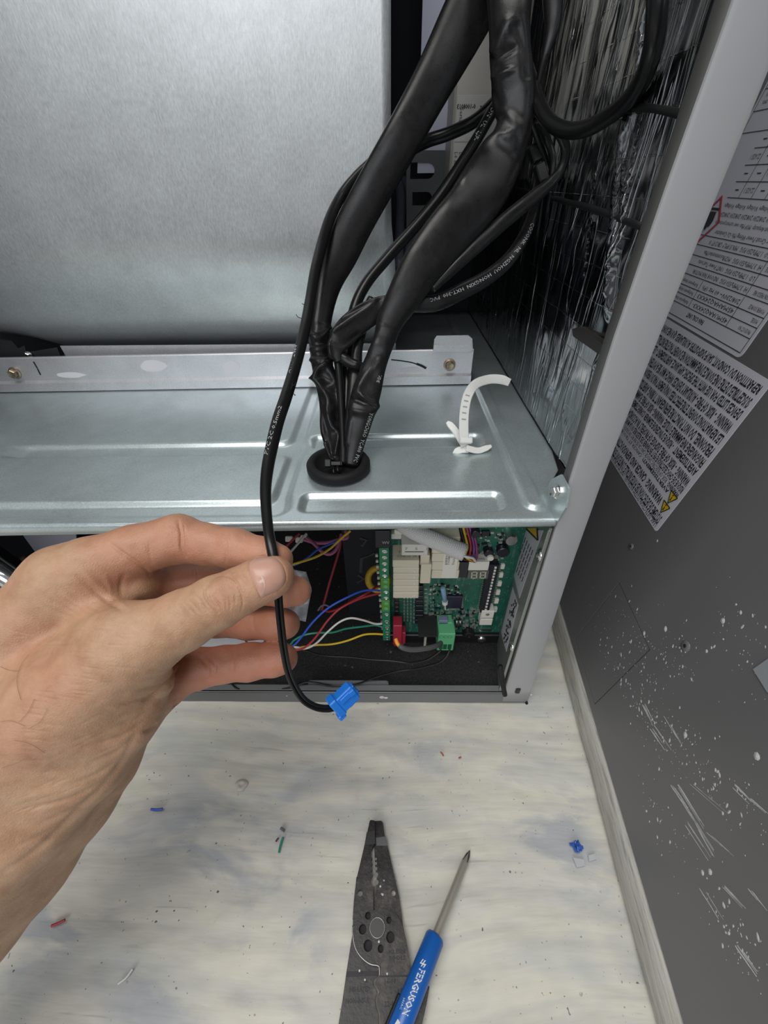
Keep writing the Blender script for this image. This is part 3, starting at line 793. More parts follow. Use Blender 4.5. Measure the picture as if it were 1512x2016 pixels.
# ------------------------------------------------------------------ blower housing
blow = thing('blower_housing', 'large galvanized blower housing curving under above the deck', 'blower', (-.2, .53, .242))
xs = np.concatenate([np.linspace(-.41, -.2, 40), np.linspace(-.19, .0012, 30)])
BYC, BZC, BR = .538, .3722, .13
pr_ = [(.408, z) for z in np.linspace(.93, BZC, 24)] + [(BYC - BR * cos(a), BZC - BR * sin(a)) for a in np.radians(np.linspace(3, 128, 50))]
rows = []
for (y, z) in pr_:
    rr = []
    for x in xs:
        w = .0012 * noise.noise((x * 5, y * 4, z * 5)) if y < .45 else .0006 * noise.noise((x * 5, y * 4, z * 5))
        lift = .014 * sst(np.array((-.345 - x) / .06)) * sst(np.array((.30 - z) / .05))
        ex_ = .004 * sst(np.array((.385 - z) / .05)) if x > 0 else 0
        rr.append((x + ex_, y + w, z + float(lift)))
    rows.append(rr)
n = len(xs)
mb = MB().add(np.array(rows), [(i * n + j, i * n + j + 1, (i + 1) * n + j + 1, (i + 1) * n + j) for i in range(len(pr_) - 1) for j in range(n - 1)])
bs = mb.build('wrapper_sheet', M_blower, blow, True); sm = bs.modifiers.new('thick', 'SOLIDIFY'); sm.thickness = .001; sm.offset = 0
side = [(0.0, y + .0018, max(z, .2435)) for (y, z) in pr_] + [(0.0, .70, BZC), (0.0, .70, .93)]
MB().prism(side, (-.0012, 0, 0)).build('side_sheet', M_shaded_steel, blow)  # darker than the wrapper: shade of the gap put into the colour
blow_bvh = bvh_of(bs)
mb = MB()
for L in (((524, 138), (536, 150), (548, 160), (560, 166), (566, 176)), ((534, 146), (538, 160), (544, 172), (548, 182), (553, 200)), ((520, 140), (527, 152), (532, 160)), ((540, 170), (546, 178), (550, 186)), ((601, 327), (606, 336), (610, 344))):
    C = [drop_on(blow_bvh, x, y, .0002) for x, y in spline(np.array(L, float), 4)]
    mb = MB(); sweep(mb, C, np.full(len(C), .0013) * (.6 + .7 * rng.random(len(C))), .00015, 6, wdir=[np.array([1, 0, .4])] * len(C))
    mb.build('chalk_smudge', mat('chalk', (.50, .52, .53), .7), blow)
mb = MB()
for (x, y, w, h) in ((452, 583, 7, 4), (178, 674, 26, 1.2), (68, 135, 2, 14), (620, 92, 14, 2)):
    P = [drop_on(blow_bvh, x + w * cos(a) * (.7 + .3 * rng.random()), y + h * sin(a), .0002) for a in np.linspace(0, 2 * pi, 9)[:-1]]
    MB().prism(P, (0, -.00005, 0)).build('scuff_mark', mat('scuff', (.16, .17, .18), .7), blow)

# ------------------------------------------------------------------ mounting bracket in front of it
brk = thing('mounting_bracket', 'long pale steel mounting bracket standing on the deck below the blower', 'bracket', (-.16, .43, ZD))
YB = .430
xr = on_y(929, 720, YB)[0]
zb = lambda x: zdeck(x) + .0012
prof = [(.4365, .0335), (YB + .001, .0345), (YB, .0335), (YB, .0105), (YB - .0035, .0085), (YB - .0035, .0), (YB - .0028, 0.0), (YB - .0026, .0082), (YB + .001, .0102), (YB + .001, .0328), (.4365, .0328)]
RY = .4475; ra, rb = on_y(118, 681, RY), on_y(779, 676, RY)
MB().prism([(ra[0] + .004, RY, zdeck(ra[0]) + .001), (rb[0], RY, zdeck(rb[0]) + .001), rb, ra], (0, .001, 0)).build('rear_rail', M_bracket, brk)
MB().prism([on_y(*p, RY - .002) for p in ((-70, 668), (0, 668), (22, 671), (36, 686), (48, 680), (52, 694), (112, 684), (124, 712), (-70, 712))], (0, .001, 0)).build('motor_arm', mat('dark_arm', (.05, .055, .06), .45, .5), brk)
hexbolt(on_y(57, 699, RY - .003), (0, -1, 0), .003, 'arm_screw', M_screw, brk)
xs = np.linspace(-.424, xr, 12); n = len(prof)
rows = [[(x, y, zb(x) + z) for y, z in prof] for x in xs]
mb = MB().add(np.array(rows), [(i * n + j, i * n + (j + 1) % n, (i + 1) * n + (j + 1) % n, (i + 1) * n + j) for i in range(len(xs) - 1) for j in range(n)] + [tuple(range(n)), tuple((len(xs) - 1) * n + j for j in range(n))])
brs = mb.build('rail', M_bracket, brk)
T = [on_y(*p, YB) for p in ((853, 692), (855, 668), (860, 661), (922, 660), (930, 667), (931, 692))]
MB().prism(T, (0, .0012, 0)).build('tab', M_bracket, brk)
T = [on_y(*p, YB - .003) for p in ((853, 693), (854, 679), (928, 679), (930, 693))]
MB().prism(T, (0, .003, 0)).build('tab_step', M_bracket, brk)
brk_bvh = bvh_of(brs)
for (x, y) in ((885, 718), (30, 734)):
    c = drop_on(brk_bvh, x, y, .0); hexbolt(c, (0, -1, 0), .0046, 'hex_bolt', M_brass, brk)
mb = MB()
for P, w in (([(770, 708), (795, 711), (815, 715), (838, 724)], .0006), ([(820, 716), (830, 720), (839, 725)], .0012), ([(66, 712), (73, 724), (80, 738)], .0008)):
    C = [drop_on(brk_bvh, *p, .0002) for p in spline(np.array(P, float), 5)]
    C = [q for q in C if q is not None]
    mb = MB(); sweep(mb, C, w, .00015, 6, wdir=[np.array([0, 0, 1.0])] * len(C)); mb.build('pen_mark', M_ink, brk)
mb = MB()
for (x, y, rx, ry) in ((812, 728, 24, 6), (140, 738, 30, 6), (300, 720, 30, 12), (455, 722, 18, 12)):
    P = [drop_on(brk_bvh, x + rx * cos(a) * (.7 + .4 * rng.random()), y + ry * sin(a), .00015) for a in np.linspace(0, 2 * pi, 13)[:-1]]
    if all(p is not None for p in P): MB().prism(P, (0, -.00005, 0)).build('weld_mark', mat('weld', (.74, .73, .76), .5, .1), brk)

# ------------------------------------------------------------------ things deep in the cabinet, right of the blower
pl = thing('pale_back_sheet', 'pale lilac sheet standing in the dark gap right of the blower', 'metal sheet', (.045, .55, ZD))
a = on_y(826, 200, .55)[0]
sh = [(a, .55, .405), (.075, .55, .405), (.075, .55, .9), (a, .55, .9)]
MB().prism(sh, (0, .001, 0)).build('upper_sheet', M_lilac, pl)
q = [on_y(*p, .549) for p in ((800, 296), (905, 296), (905, 470), (800, 470))]
def slot(x0, y0, x1, y1):
    A, Bq = on_y(x0, y0, .549), on_y(x1, y1, .549); r = abs(A[2] - Bq[2]) / 2; zc = (A[2] + Bq[2]) / 2
    return [(A[0] + 0, .549, zc + r), (Bq[0] - r, .549, zc + r)] + [(Bq[0] - r + r * cos(t), .549, zc + r * sin(t)) for t in np.radians((60, 30, 0, -30, -60))] + [(Bq[0] - r, .549, zc - r), (A[0], .549, zc - r)]
MB().prism(q, (0, -.001, 0), [slot(808, 320, 855, 352), slot(812, 378, 850, 404)]).build('slotted_plate', M_shaded_steel, pl)  # lower part of the pale sheet, its shade painted as a dark tone
vb = thing('labelled_housing', 'bare steel housing with white sticker behind the black sleeves', 'housing', (.08, .52, ZD))
A = on_y(884, 345, .50); B = on_y(1005, 345, .50)
mb = MB(); mb.box((A[0], .50, .398), (min(B[0], .118), .56, .56), .002); mb.build('shell', M_backplate, vb)
s0, s1 = on_y(890, 335, .4995), on_y(985, 186, .4995)
mb = MB(); mb.box((s0[0], .4990, s0[2]), (.102, .4998, s1[2]), .0003); lb = mb.build('sticker', mat('matte_sticker', (.50, .49, .46), .4), vb)
mb = MB()
vd = np.array([0, 0, -1.0]); hd = np.array([1.0, 0, 0]); fr = lambda x, y: on_y(x, y, .4988)
text_flat(mb, '7727', fr(946, 207), vd, hd, .006, .012, True); text_flat(mb, '0-1008013', fr(936, 214), -hd, -vd, .003, .016, True)
text_flat(mb, 'SerialNo', fr(906, 212), vd, hd, .003, .016); text_flat(mb, 'NO:', fr(903, 238), vd, hd, .003, .006)
mb.box(fr(895, 279), fr(985, 278) + (0, -.0003, 0))
for k in range(5): text_flat(mb, 'L-%d  mm' % k, fr(895 + k * 9, 300), vd, hd, .003, .010)
mb.build('lettering', M_ink, lb)
mt_ = mat('grey_hose', (.10, .11, .15), .4)
for pts, hw in (([(772, 345, .47), (786, 368, .47), (789, 400, .465), (787, 450, .46), (784, 530, .45)], .0055), ([(782, 340, .49), (800, 368, .48), (806, 410, .475), (806, 470, .465), (800, 540, .455)], .005)):
    wire(mb := MB(), pts, hw, 12); o = mb.build('grey_hose', mt_, None, True)
    tag(o, 'grey hose hanging right of the blower, %s of the two' % ('nearer the blower' if hw > .0052 else 'farther from the blower'), 'hose')
# ------------------------------------------------------------------ grommet and black sleeves
gc = dk(667, 921) + (0, 0, -.0005)
gr = thing('cable_grommet', 'round black rubber grommet set in the deck under the sleeves', 'grommet', gc)
mb = MB(); GR = .0236
mb.lathe(gc, (0, 0, 1), [(0, GR - .001), (.001, GR), (.005, GR), (.0068, GR - .0012), (.0074, GR - .003), (.0070, GR - .0052), (.0058, GR - .0068), (.0022, GR - .0080), (.0022, 0)], 48)
mb.build('ring', M_rubber, gr, True)
def folds(seed, amp, where=None):
    def f(V, t, th, U):
        D = np.zeros(V.shape)
        for i in range(V.shape[0]):
            w = amp * (1 if where is None else np.interp(t[i], *where))
            if w <= 0: continue
            for k in range(V.shape[1]):
                p = V[i, k]
                if w > .0012:
                    r1 = noise.noise((p[0] * 42 + seed, p[1] * 42, p[2] * 34)); r2 = noise.noise((p[0] * 95, p[1] * 95 + seed, p[2] * 70))
                    h = 1.1 - 3.2 * min(.6, abs(r1)) + .45 * (1 - 3 * min(.5, abs(r2)))
                    D[i, k] = U[i] * h * w * (1 if sin(th[k]) >= 0 else -.4)
                    continue
                h = noise.noise((p[0] * 60 + seed, p[1] * 60, p[2] * 45)) + .5 * noise.noise((p[0] * 130, p[1] * 130 + seed, p[2] * 90))
                D[i, k] = U[i] * h * w * (1 if sin(th[k]) >= 0 else -.4)
        return D
    return f
def sleeve(name, label, pts, n=36, sub=11, amp=.0012, seed=0, where=None, mat_=None, power=2.4, cat='cable sleeve', group=None):
    mb = MB(); facing_strip(mb, pts, n, sub, folds(seed, amp, where), power)
    o = mb.build(name, mat_ or M_sleeve, None, True); tag(o, label, cat, group); return o
s1 = sleeve('cable_sleeve', 'wide black cable sleeve rising left from grommet, tied and crumpled at its foot',
    [(1090, -420, .240, 58, .005), (1035, -250, .251, 57, .005), (985, -110, .262, 56, .005), (950, -30, .267, 52, .005), (905, 60, .273, 47, .005), (852, 162, .279, 40, .0052), (800, 258, .286, 37, .0052), (748, 350, .296, 36, .0052), (704, 430, .305, 35, .0052), (672, 498, .311, 33, .0052), (648, 555, .315, 26, .0058), (636, 608, .316, 21, .006), (629, 660, .316, 20.5, .006), (631, 706, .316, 19.5, .0058), (640, 741, .315, 22, .005), (650, 789, .314, 22, .005), (652, 841, .313, 22, .0045), (656, 872, .312, 18, .0038), (660, 898, .311, 11, .003), (662, 912, .310, 8, .0026)],
    amp=.0030, seed=3, where=([0, .52, .60, .67, .95, 1], [.10, .10, .25, 1, 1, .3]))
s2 = sleeve('cable_sleeve', 'wide black cable sleeve rising right from grommet with white lettering near its foot',
    [(1060, -420, .228, 54, .006), (1018, -250, .238, 53, .006), (1004, -110, .246, 52, .006), (1004, -40, .250, 47, .006), (1003, 40, .256, 40, .0075), (1004, 105, .262, 39, .006), (1008, 150, .267, 40, .0072), (1010, 190, .271, 40, .006), (1014, 232, .275, 35, .006), (1005, 272, .278, 37, .006), (985, 312, .282, 46, .0055), (955, 365, .282, 51, .0055), (922, 413, .283, 49, .0056), (885, 456, .284, 47, .0058), (850, 500, .286, 44, .0058), (825, 533, .288, 40, .0058), (799, 578, .291, 35, .0058), (770, 628, .295, 27, .0055), (756, 670, .298, 22, .005), (738, 718, .300, 23, .0048), (724, 764, .301, 28, .0046), (715, 798, .302, 28, .0046), (707, 838, .305, 23, .0044), (699, 874, .308, 19, .0042), (692, 916, .311, 15, .004)],
    amp=.0026, seed=11, where=([0, .12, .35, .42, .70, .76, .9, 1], [.22, .22, .2, .15, .2, .8, .4, .2]))
s3 = sleeve('cable_sleeve', 'flat black sleeve with white print sweeping from foil wall and folding behind the right sleeve',
    [(1064, 340, .325, 9, .003), (1054, 400, .318, 9, .003), (1036, 456, .313, 11, .003), (1004, 508, .309, 13, .003), (960, 546, .306, 14, .003), (908, 574, .304, 15, .003), (856, 597, .303, 15, .003), (800, 598, .302, 17, .0024), (748, 608, .301, 22, .0022), (708, 630, .301, 25, .0022), (678, 658, .302, 24, .0026), (662, 690, .303, 16, .0032), (668, 712, .305, 8, .0028)], amp=.0011, seed=21, power=3.2)

s4 = sleeve('cable_sleeve', 'narrow black sleeve twisting down from the loop into the right sleeve',
    [(1098, 252, .268, 10, .003), (1113, 290, .277, 9, .003), (1106, 330, .284, 9, .003), (1082, 362, .288, 11, .0028), (1040, 397, .290, 13, .0026), (995, 434, .290, 14, .0026), (950, 475, .289, 13, .0026), (900, 522, .290, 11, .0026), (850, 570, .294, 8, .003)], amp=.0009, seed=33)
sleeve('cable_sleeve', 'dull black sleeve hanging at the top right beside foil, right of the wide pair',
    [(1120, -330, .24, 22, .005), (1106, -200, .245, 22, .005), (1098, -90, .25, 22, .005), (1090, -20, .252, 21, .005), (1087, 50, .257, 15, .004), (1076, 100, .262, 10, .003), (1064, 145, .268, 6, .002), (1054, 190, .275, 5, .002)], amp=.0012, seed=41)
sleeve('cable_sleeve', 'black sleeve stub beside the pale sheet at the top, behind the left sleeve',
    [(925, -330, .42, 30, .008), (914, -200, .42, 30, .008), (905, -90, .42, 30, .008), (897, -20, .42, 27, .008), (890, 40, .42, 22, .008), (884, 75, .42, 12, .006)], amp=.0008, seed=44)
def px_folds(o, folds_):          # press folds into a sleeve along pixel lines: (points, height mm, half-width px)
    me_ = o.data; V_ = np.array([tuple(v.co) for v in me_.vertices]); N_ = np.array([tuple(v.normal) for v in me_.vertices]); Q_ = proj(V_)
    fac = (N_ * (V_ - CAM)).sum(1) < 0; D_ = np.zeros(len(V_))
    for L, hgt, w in folds_:
        L = spline(np.array(L, float), 5) if len(L) > 2 else np.array(L, float); dm = np.full(len(V_), 1e9)
        for a, b in zip(L[:-1], L[1:]):
            ba = b - a; t = np.clip(((Q_[:, :2] - a) @ ba) / (ba @ ba + 1e-9), 0, 1); dm = np.minimum(dm, np.hypot(*(Q_[:, :2] - a - t[:, None] * ba).T))
        D_ += np.where(fac, hgt * .001 * np.exp(-(dm / w) ** 2), 0)
    V_ += N_ * D_[:, None]; me_.vertices.foreach_set('co', V_.ravel()); me_.update()
k1 = lambda *p: [(560 + x / 4.8, 560 + y / 4.8) for x, y in p]
k2 = lambda *p: [(780 + x / 4.2, y / 4.2) for x, y in p]
px_folds(s1, [(k1((228, 470), (330, 505), (430, 415)), 1.8, 4), (k1((240, 560), (400, 545)), -1.4, 5), (k1((250, 612), (420, 600)), 1.0, 3), (k1((250, 712), (340, 722), (425, 690)), 1.6, 3.5), (k1((250, 660), (420, 650)), -1.2, 4),
  (k1((278, 875), (330, 785), (450, 722)), 2.2, 4), (k1((360, 860), (420, 900)), -1.6, 9), (k1((280, 885), (345, 970), (412, 1100), (402, 1190), (440, 1330), (505, 1420), (480, 1600)), 2.4, 4), (k1((480, 1000), (500, 1150), (500, 1280)), -1.8, 7), (k1((350, 1200), (400, 1400), (440, 1600)), -1.5, 6), (k1((385, 1500), (425, 1620), (462, 1655)), 1.6, 3)])
px_folds(s2, [(k1((620, 1075), (740, 1105), (850, 1150)), -2.4, 6), (k1((725, 1050), (780, 1100), (860, 1128), (888, 1165)), 2.4, 4.5), (k1((640, 1180), (740, 1200), (850, 1190)), 1.0, 8), (k1((690, 1000), (770, 860), (900, 720)), 1.2, 6), (k1((620, 1290), (590, 1500)), 1.0, 5),
  (k2((940, 170), (880, 280), (815, 430)), 1.44, 9), (k2((775, 490), (860, 470), (960, 400)), -1.56, 7), (k2((810, 640), (870, 610), (930, 580)), 1.32, 6), (k2((790, 540), (860, 560)), -0.90, 5), (k2((800, 760), (850, 880)), -0.96, 7), (k2((1000, 200), (1060, 420), (1090, 620)), -0.96, 8), (k2((880, 900), (1000, 1040), (900, 1120)), 0.84, 8), (k2((700, 1270), (560, 1480)), 0.60, 6)])
px_folds(s3, [(k1((440, 450), (620, 330), (860, 160)), 1.4, 4), (k1((500, 330), (700, 230), (900, 150)), -1.2, 5), (k1((430, 520), (560, 560), (700, 470)), -.9, 5), (k1((420, 500), (425, 600), (440, 690)), 1.2, 3)])
def cable(name, label, pts, r, n=12, mat_=None, cat='cable', group=None, sub=8):
    mb = MB(); wire(mb, pts, r, n, sub); o = mb.build(name, mat_ or M_cable, None, True); tag(o, label, cat, group); return o
cable('black_cable', 'thick black cable looping in front of the foil wall on the right',
    [(1330, -360, .166), (1316, -230, .167), (1306, -110, .170), (1297, -40, .172), (1294, 20, .176), (1287, 88, .184), (1268, 150, .198), (1237, 196, .214), (1196, 230, .230), (1156, 252, .243), (1118, 257, .254), (1086, 243, .262), (1064, 212, .268), (1048, 165, .274), (1034, 120, .28)], .0043, 16)
cable('black_cable', 'black cable passing behind left sleeve across the white sticker',
    [(985, 190, .335), (968, 208, .335), (932, 240, .336), (884, 263, .338), (845, 276, .340), (812, 292, .338), (795, 305, .335)], .0046, 14)
c5 = cable('black_cable', 'long straight black cable running down between the two wide sleeves',
    [(985, 195, .318), (972, 215, .318), (938, 275, .318), (900, 335, .319), (858, 396, .32), (812, 452, .321), (762, 508, .322), (720, 560, .322), (696, 615, .322), (686, 690, .322), (682, 780, .318), (678, 860, .313), (676, 915, .311)], .0042, 14)
cable('black_cable', 'slim black cable just right of the crumpled sleeve foot',
    [(664, 700, .308), (668, 740, .310), (672, 800, .311), (675, 860, .311), (676, 912, .310)], .0030, 10)
sleeve('cable_sleeve', 'narrow wrinkled black sleeve behind the foot of the right sleeve',
    [(735, 590, .312, 12, .003), (716, 630, .312, 13, .003), (705, 680, .312, 10, .003), (700, 730, .312, 12, .003), (694, 790, .311, 12, .003), (688, 850, .311, 11, .003), (684, 915, .311, 9, .003)], amp=.0012, seed=51)
sleeve('cable_sleeve', 'short folded black sleeve crossing between the two wide sleeve feet',
    [(655, 690, .306, 8, .003), (672, 704, .305, 10, .003), (694, 716, .306, 10, .003), (716, 724, .308, 9, .003)], amp=.0014, seed=58)
for i, (pts, lab) in enumerate((([(1046, 235, .30), (1060, 275, .31), (1074, 318, .318), (1082, 352, .322)], 'thin black cable behind right sleeve, left of a small connector pair'), ([(1056, 232, .29), (1076, 272, .305), (1088, 310, .312), (1086, 352, .318)], 'thin black cable below the loop, right of a small connector pair'))):
    cable('black_cable', lab, pts, .0026, 10)
for (x, y, lab) in ((1052, 300, 'upper small black inline plug in the dark by foil'), (1064, 338, 'lower small black inline plug in the dark by foil')):
    c = at(x, y, .316); d = unit(at(x + 12, y + 40, .32) - c); e = unit(np.cross(d, FW)); g = np.cross(d, e)
    o = MB().frame_box(c - e * .004 - g * .003 - d * .005, e * .008, g * .006, d * .012, .0008).build('inline_plug', M_black); tag(o, lab, 'connector')
# small black tie at the sleeve foot
tie = thing('black_cable_tie', 'small black cable tie cinching the left sleeve at grommet', 'cable tie', at(655, 912, .302))
c = at(645, 913, .300); e = unit(at(660, 913, .3) - c); u_ = unit(np.cross(e, FW)); u_ = u_ if u_ @ UP > 0 else -u_
mb = MB(); mb.frame_box(c - e * .0022 - u_ * .0024 - FW * .001, e * .0046, u_ * .0056, FW * .004, .0006); mb.build('head', M_black, tie)
mb = MB(); mb.frame_box(c + e * .0022 - u_ * .0012 + FW * .0002, e * .0072, u_ * .0030, FW * .0012, .0004)
mb.frame_box(c + e * .0092 - u_ * .0012 + FW * .0002, e * .0012, u_ * .0030, FW * .006, .0004); mb.build('strap', M_black, tie)
for p, lab in (([(657, 918, .303), (657, 930, .301), (663, 938, .304)], 'left'), ([(666, 916, .303), (665, 926, .301), (672, 934, .304)], 'right')):
    wire(mb := MB(), p, .0010); o = mb.build('wire_tail', M_cable, None, True); tag(o, lab + ' of two short black wire tails under the small black tie', 'wire')

# ------------------------------------------------------------------ the cable held in the hand
held = thing('held_cable', 'slim black cable pinched in the hand, ending in a blue plug', 'cable', at(640, 1392, .215))
HC = [(745, 305, .302, 8.5, .0022), (728, 322, .3025, 9, .0022), (700, 350, .303, 9.5, .0024), (672, 386, .303, 10, .0024), (650, 430, .300, 10.5, .0026), (634, 480, .295, 10.5, .0027), (621, 532, .287, 10.5, .0028), (611, 590, .278, 10.5, .0028), (602, 640, .268, 11, .0027), (590, 690, .258, 11, .0026), (576, 740, .247, 11.5, .0025), (562, 785, .237, 12, .0025), (547, 830, .227, 12.3, .0024), (535, 880, .216, 12.3, .0023), (527, 920, .207, 12, .0022), (523, 960, .199, 11, .0021), (524, 1000, .191, 10.5, .0019), (528, 1040, .1835, 10.3, .0018), (534, 1075, .1785, 10.5, .0018), (540, 1105, .1765, 10.5, .0018), (545, 1130, .1763, 10, .0018)]
mb = MB(); facing_strip(mb, HC, 16, 8, None, 2.2); jk = mb.build('jacket', M_cable, held, True)
CORE = [(543, 1125, .1765), (547, 1160, .1775), (550, 1200, .180), (554, 1240, .1835), (559, 1280, .188), (567, 1320, .194), (580, 1352, .200), (598, 1378, .206), (622, 1392, .211), (646, 1395, .2145), (664, 1390, .217)]
S = spline(np.array(CORE, float), 8); C = np.array([at(*p) for p in S]); T = np.gradient(C, axis=0)
W = np.array([unit(np.cross(t, c - CAM)) for t, c in zip(T, C)])
for s_ in (-1, 1):
    mb = MB(); sweep(mb, C + W * s_ * .00085, .00092, .00105, 10); mb.build('core', M_cable, held, True)
# blue plug: axis towards the upper right
M_blue = mat('blue_plastic', (.012, .19, .72), .42)
o_ = at(656, 1396, .2165); ax = unit(at(706, 1347, .2215) - o_); sd_ = unit(np.cross(ax, FW)); sd_ = sd_ if sd_ @ RT > 0 else -sd_; th_ = np.cross(ax, sd_); th_ = th_ if th_ @ FW > 0 else -th_
tilt = radians(24); sd2 = sd_ * cos(tilt) + th_ * sin(tilt); th2 = th_ * cos(tilt) - sd_ * sin(tilt)
plug = None
mb = MB(); w, h, L = .0098, .0062, .0128
o1 = o_ + ax * .0012 - sd2 * w / 2 - th2 * h / 2
mb.frame_box(o1, sd2 * w, th2 * h, ax * L, .0005)
plug = mb.build('plug', M_blue, held); plug['label'] = 'bright blue two-pole plug'
mb = MB(); mb.frame_box(o1 - sd2 * .0011 - th2 * .0004 - ax * .0012, sd2 * (w + .0018), th2 * (h + .0010), ax * .0042, .0006)
mb.frame_box(o1 + sd2 * (w - .001) - th2 * .0004 - ax * .0022, sd2 * .0030, th2 * (h * .8), ax * .0040, .0005); mb.build('collar', M_blue, plug)
mb = MB(); mb.frame_box(o1 + sd2 * .0008 - th2 * .0012 + ax * .0042, sd2 * .0032, th2 * .0014, ax * (L - .0042), .0003)
mb.frame_box(o1 + sd2 * .0008 - th2 * .0020 + ax * (L - .003), sd2 * .0032, th2 * .0012, ax * .003, .0003); mb.build('latch', M_blue, plug)
mb = MB(); mb.frame_box(o1 + sd2 * (w + .0001) + th2 * .0014 + ax * .0055, sd2 * .0012, th2 * .0030, ax * .0055, .0003)
mb.frame_box(o1 + sd2 * .0015 + th2 * .001 + ax * (L - .0005), sd2 * (w - .003), th2 * (h - .002), ax * .0016, .0004); mb.build('nose', M_blue, plug)
mb = MB()
for k in (0.30, 0.62): mb.frame_box(o1 + sd2 * w * k + th2 * .0018 + ax * (L + .00115), sd2 * .0018, th2 * .0022, ax * .0001)
mb.build('pin_hole', M_dark, plug)
jb = bvh_of(jk); mb = MB()
text_drop(mb, 'OPT JINGWEI', jb, (0, 0), (0, 0), 8, curve=[(519, 1088), (516, 1060), (514, 1030), (513, 985)], lift=.0001)
mb.build('print', M_print, held); mb = MB()
text_drop(mb, 'PVC 2C 0.5mm2', jb, (0, 0), (0, 0), 7, curve=[(527, 895), (535, 862), (545, 832), (555, 800)], lift=.0001)
mb.build('print', M_print, held); mb = MB()
text_drop(mb, 'AWM 2464', jb, (0, 0), (0, 0), 7, curve=[(571, 735), (578, 710), (585, 680)], lift=.0001)
mb.build('print', M_print, held)
mb = MB()   # torn fringe of shrink tube along the jacket
for (x, y, a, l) in ((594, 627, 170, 11), (592, 628, 200, 6), (585, 662, 200, 8), (581, 668, 120, 6), (575, 760, 20, 9), (572, 767, 60, 9), (578, 775, -60, 7), (600, 600, 190, 5), (588, 650, 200, 5)):
    q = drop_on(jb, x, y, .0002)
    if q is None: continue
    d = RT * cos(radians(a)) + UP * sin(radians(a)); k = l / F * .25
    mb = MB(); sweep(mb, spline([q, q + d * k * .6 - FW * .0006, q + d * k + UP * k * .4 - FW * .0012], 4), .00022, .00022, 5); mb.build('torn_fringe', M_rubber, held)
b2 = bvh_of(s2); mb = MB()
text_drop(mb, 'YONGCHAO  YC-800  PVC', b2, 0, 0, 7.5, curve=[(728, 812), (716, 850), (704, 885), (696, 908)], lift=.00015)
pr2 = mb.build('print', M_print, s2); mb = MB()
text_drop(mb, 'VDE', b2, (746, 738), (741, 752), 6); mb.build('print', M_print, s2)
b3 = bvh_of(s3); mb = MB()
text_drop(mb, 'COSONK  NL  NGZHOU  HONGXIN  HXT-300  PVC', b3, 0, 0, 7, curve=[(1046, 438), (1036, 462), (1012, 496), (985, 523), (945, 549), (900, 570), (846, 588)], lift=.00015)
mb.build('print', M_print, s3)
b5 = bvh_of(c5); mb = MB()
text_drop(mb, 'DN  UL  LJF-', b5, 0, 0, 7, curve=[(968, 212), (950, 242), (932, 275)], lift=.00015)
mb.build('print', M_print, c5)
for o, b in ((s2, pr2),): b.parent = o

# ------------------------------------------------------------------ white cable tie on the deck
base = dk(917, 886)
M_nylon = mat('white_nylon', (.74, .74, .70), .35, Subsurface_Weight=.25, Subsurface_Radius=(.004, .004, .004), Subsurface_Scale=1.0)
wt = thing('white_cable_tie', 'white nylon cable tie standing open on the deck', 'cable tie', base)
dB = proj([base])[0][2]
d0 = dB - .008
st = [(914, 872, d0), (913, 838, d0 - .004), (915, 805, d0 - .006), (922, 776, d0 - .005), (937, 756, d0 + .002), (962, 747, d0 + .010), (985, 747, d0 + .014), (1003, 753, d0 + .016)]
S = spline(np.array(st, float), 8); C = np.array([at(*p) for p in S]); T = np.gradient(C, axis=0)
W = np.array([unit(RT * cos(a) - (UP * .9 - FW * .6) * sin(a)) for a in np.interp(np.linspace(0, 1, len(C)), [0, .45, .62, 1], [.02, .25, .75, 1.0])])
mb = MB(); sweep(mb, C, np.interp(np.linspace(0, 1, len(C)), [0, .9, 1], [.0037, .0036, .0030]), .0006, 8, wdir=W, power=5); mb.build('strap', M_nylon, wt)
mb = MB()
for k in range(5):
    i = int(len(C) * (.20 + .055 * k)); t = unit(T[i]); nrm = unit(np.cross(W[i], t)); nrm = nrm if nrm @ FW < 0 else -nrm
    mb.frame_box(C[i] - W[i] * .0019 - t * .0006 + nrm * .00058, W[i] * .0034, t * .0010, nrm * .0001)
mb.build('ratchet_teeth', mat('tooth_shade', (.30, .31, .32), .5), wt)
c = at(917, 866, d0); mb = MB(); mb.frame_box(c - RT * .0048 - UP * .0030 - FW * .002, RT * .0098, UP * .0046 - FW * .001, FW * .006, .0008); mb.build('head', M_nylon, wt)
mb = MB()
def wing(pts, hw):
    S = spline(np.array(pts, float), 6); C = np.array([at(*p) for p in S]); T = np.gradient(C, axis=0)
    k = np.linspace(0, 1, len(C)); sweep(mb, C, hw * np.interp(k, [0, .75, 1], [1, .9, .45]), .0007, 8, wdir=[np.cross(t, FW) for t in T], power=4)
wing([(915, 878, d0 + .002), (900, 853, d0 + .008), (888, 838, d0 + .011), (880, 831, d0 + .012)], .0030)
wing([(918, 882, d0 + .001), (940, 887, d0 + .003), (955, 883, d0 + .004), (967, 878, d0 + .005)], .0026)
wing([(922, 884, d0 + .004), (905, 886, d0 + .005), (893, 893, d0 + .0065)], .0030)
mb.build('anchor_wings', M_nylon, wt)
MB().cyl(base + (0, 0, -.0028), np.array(at(917, 876, d0 + .004)), .0022, n=10).build('anchor_stem', M_nylon, wt)

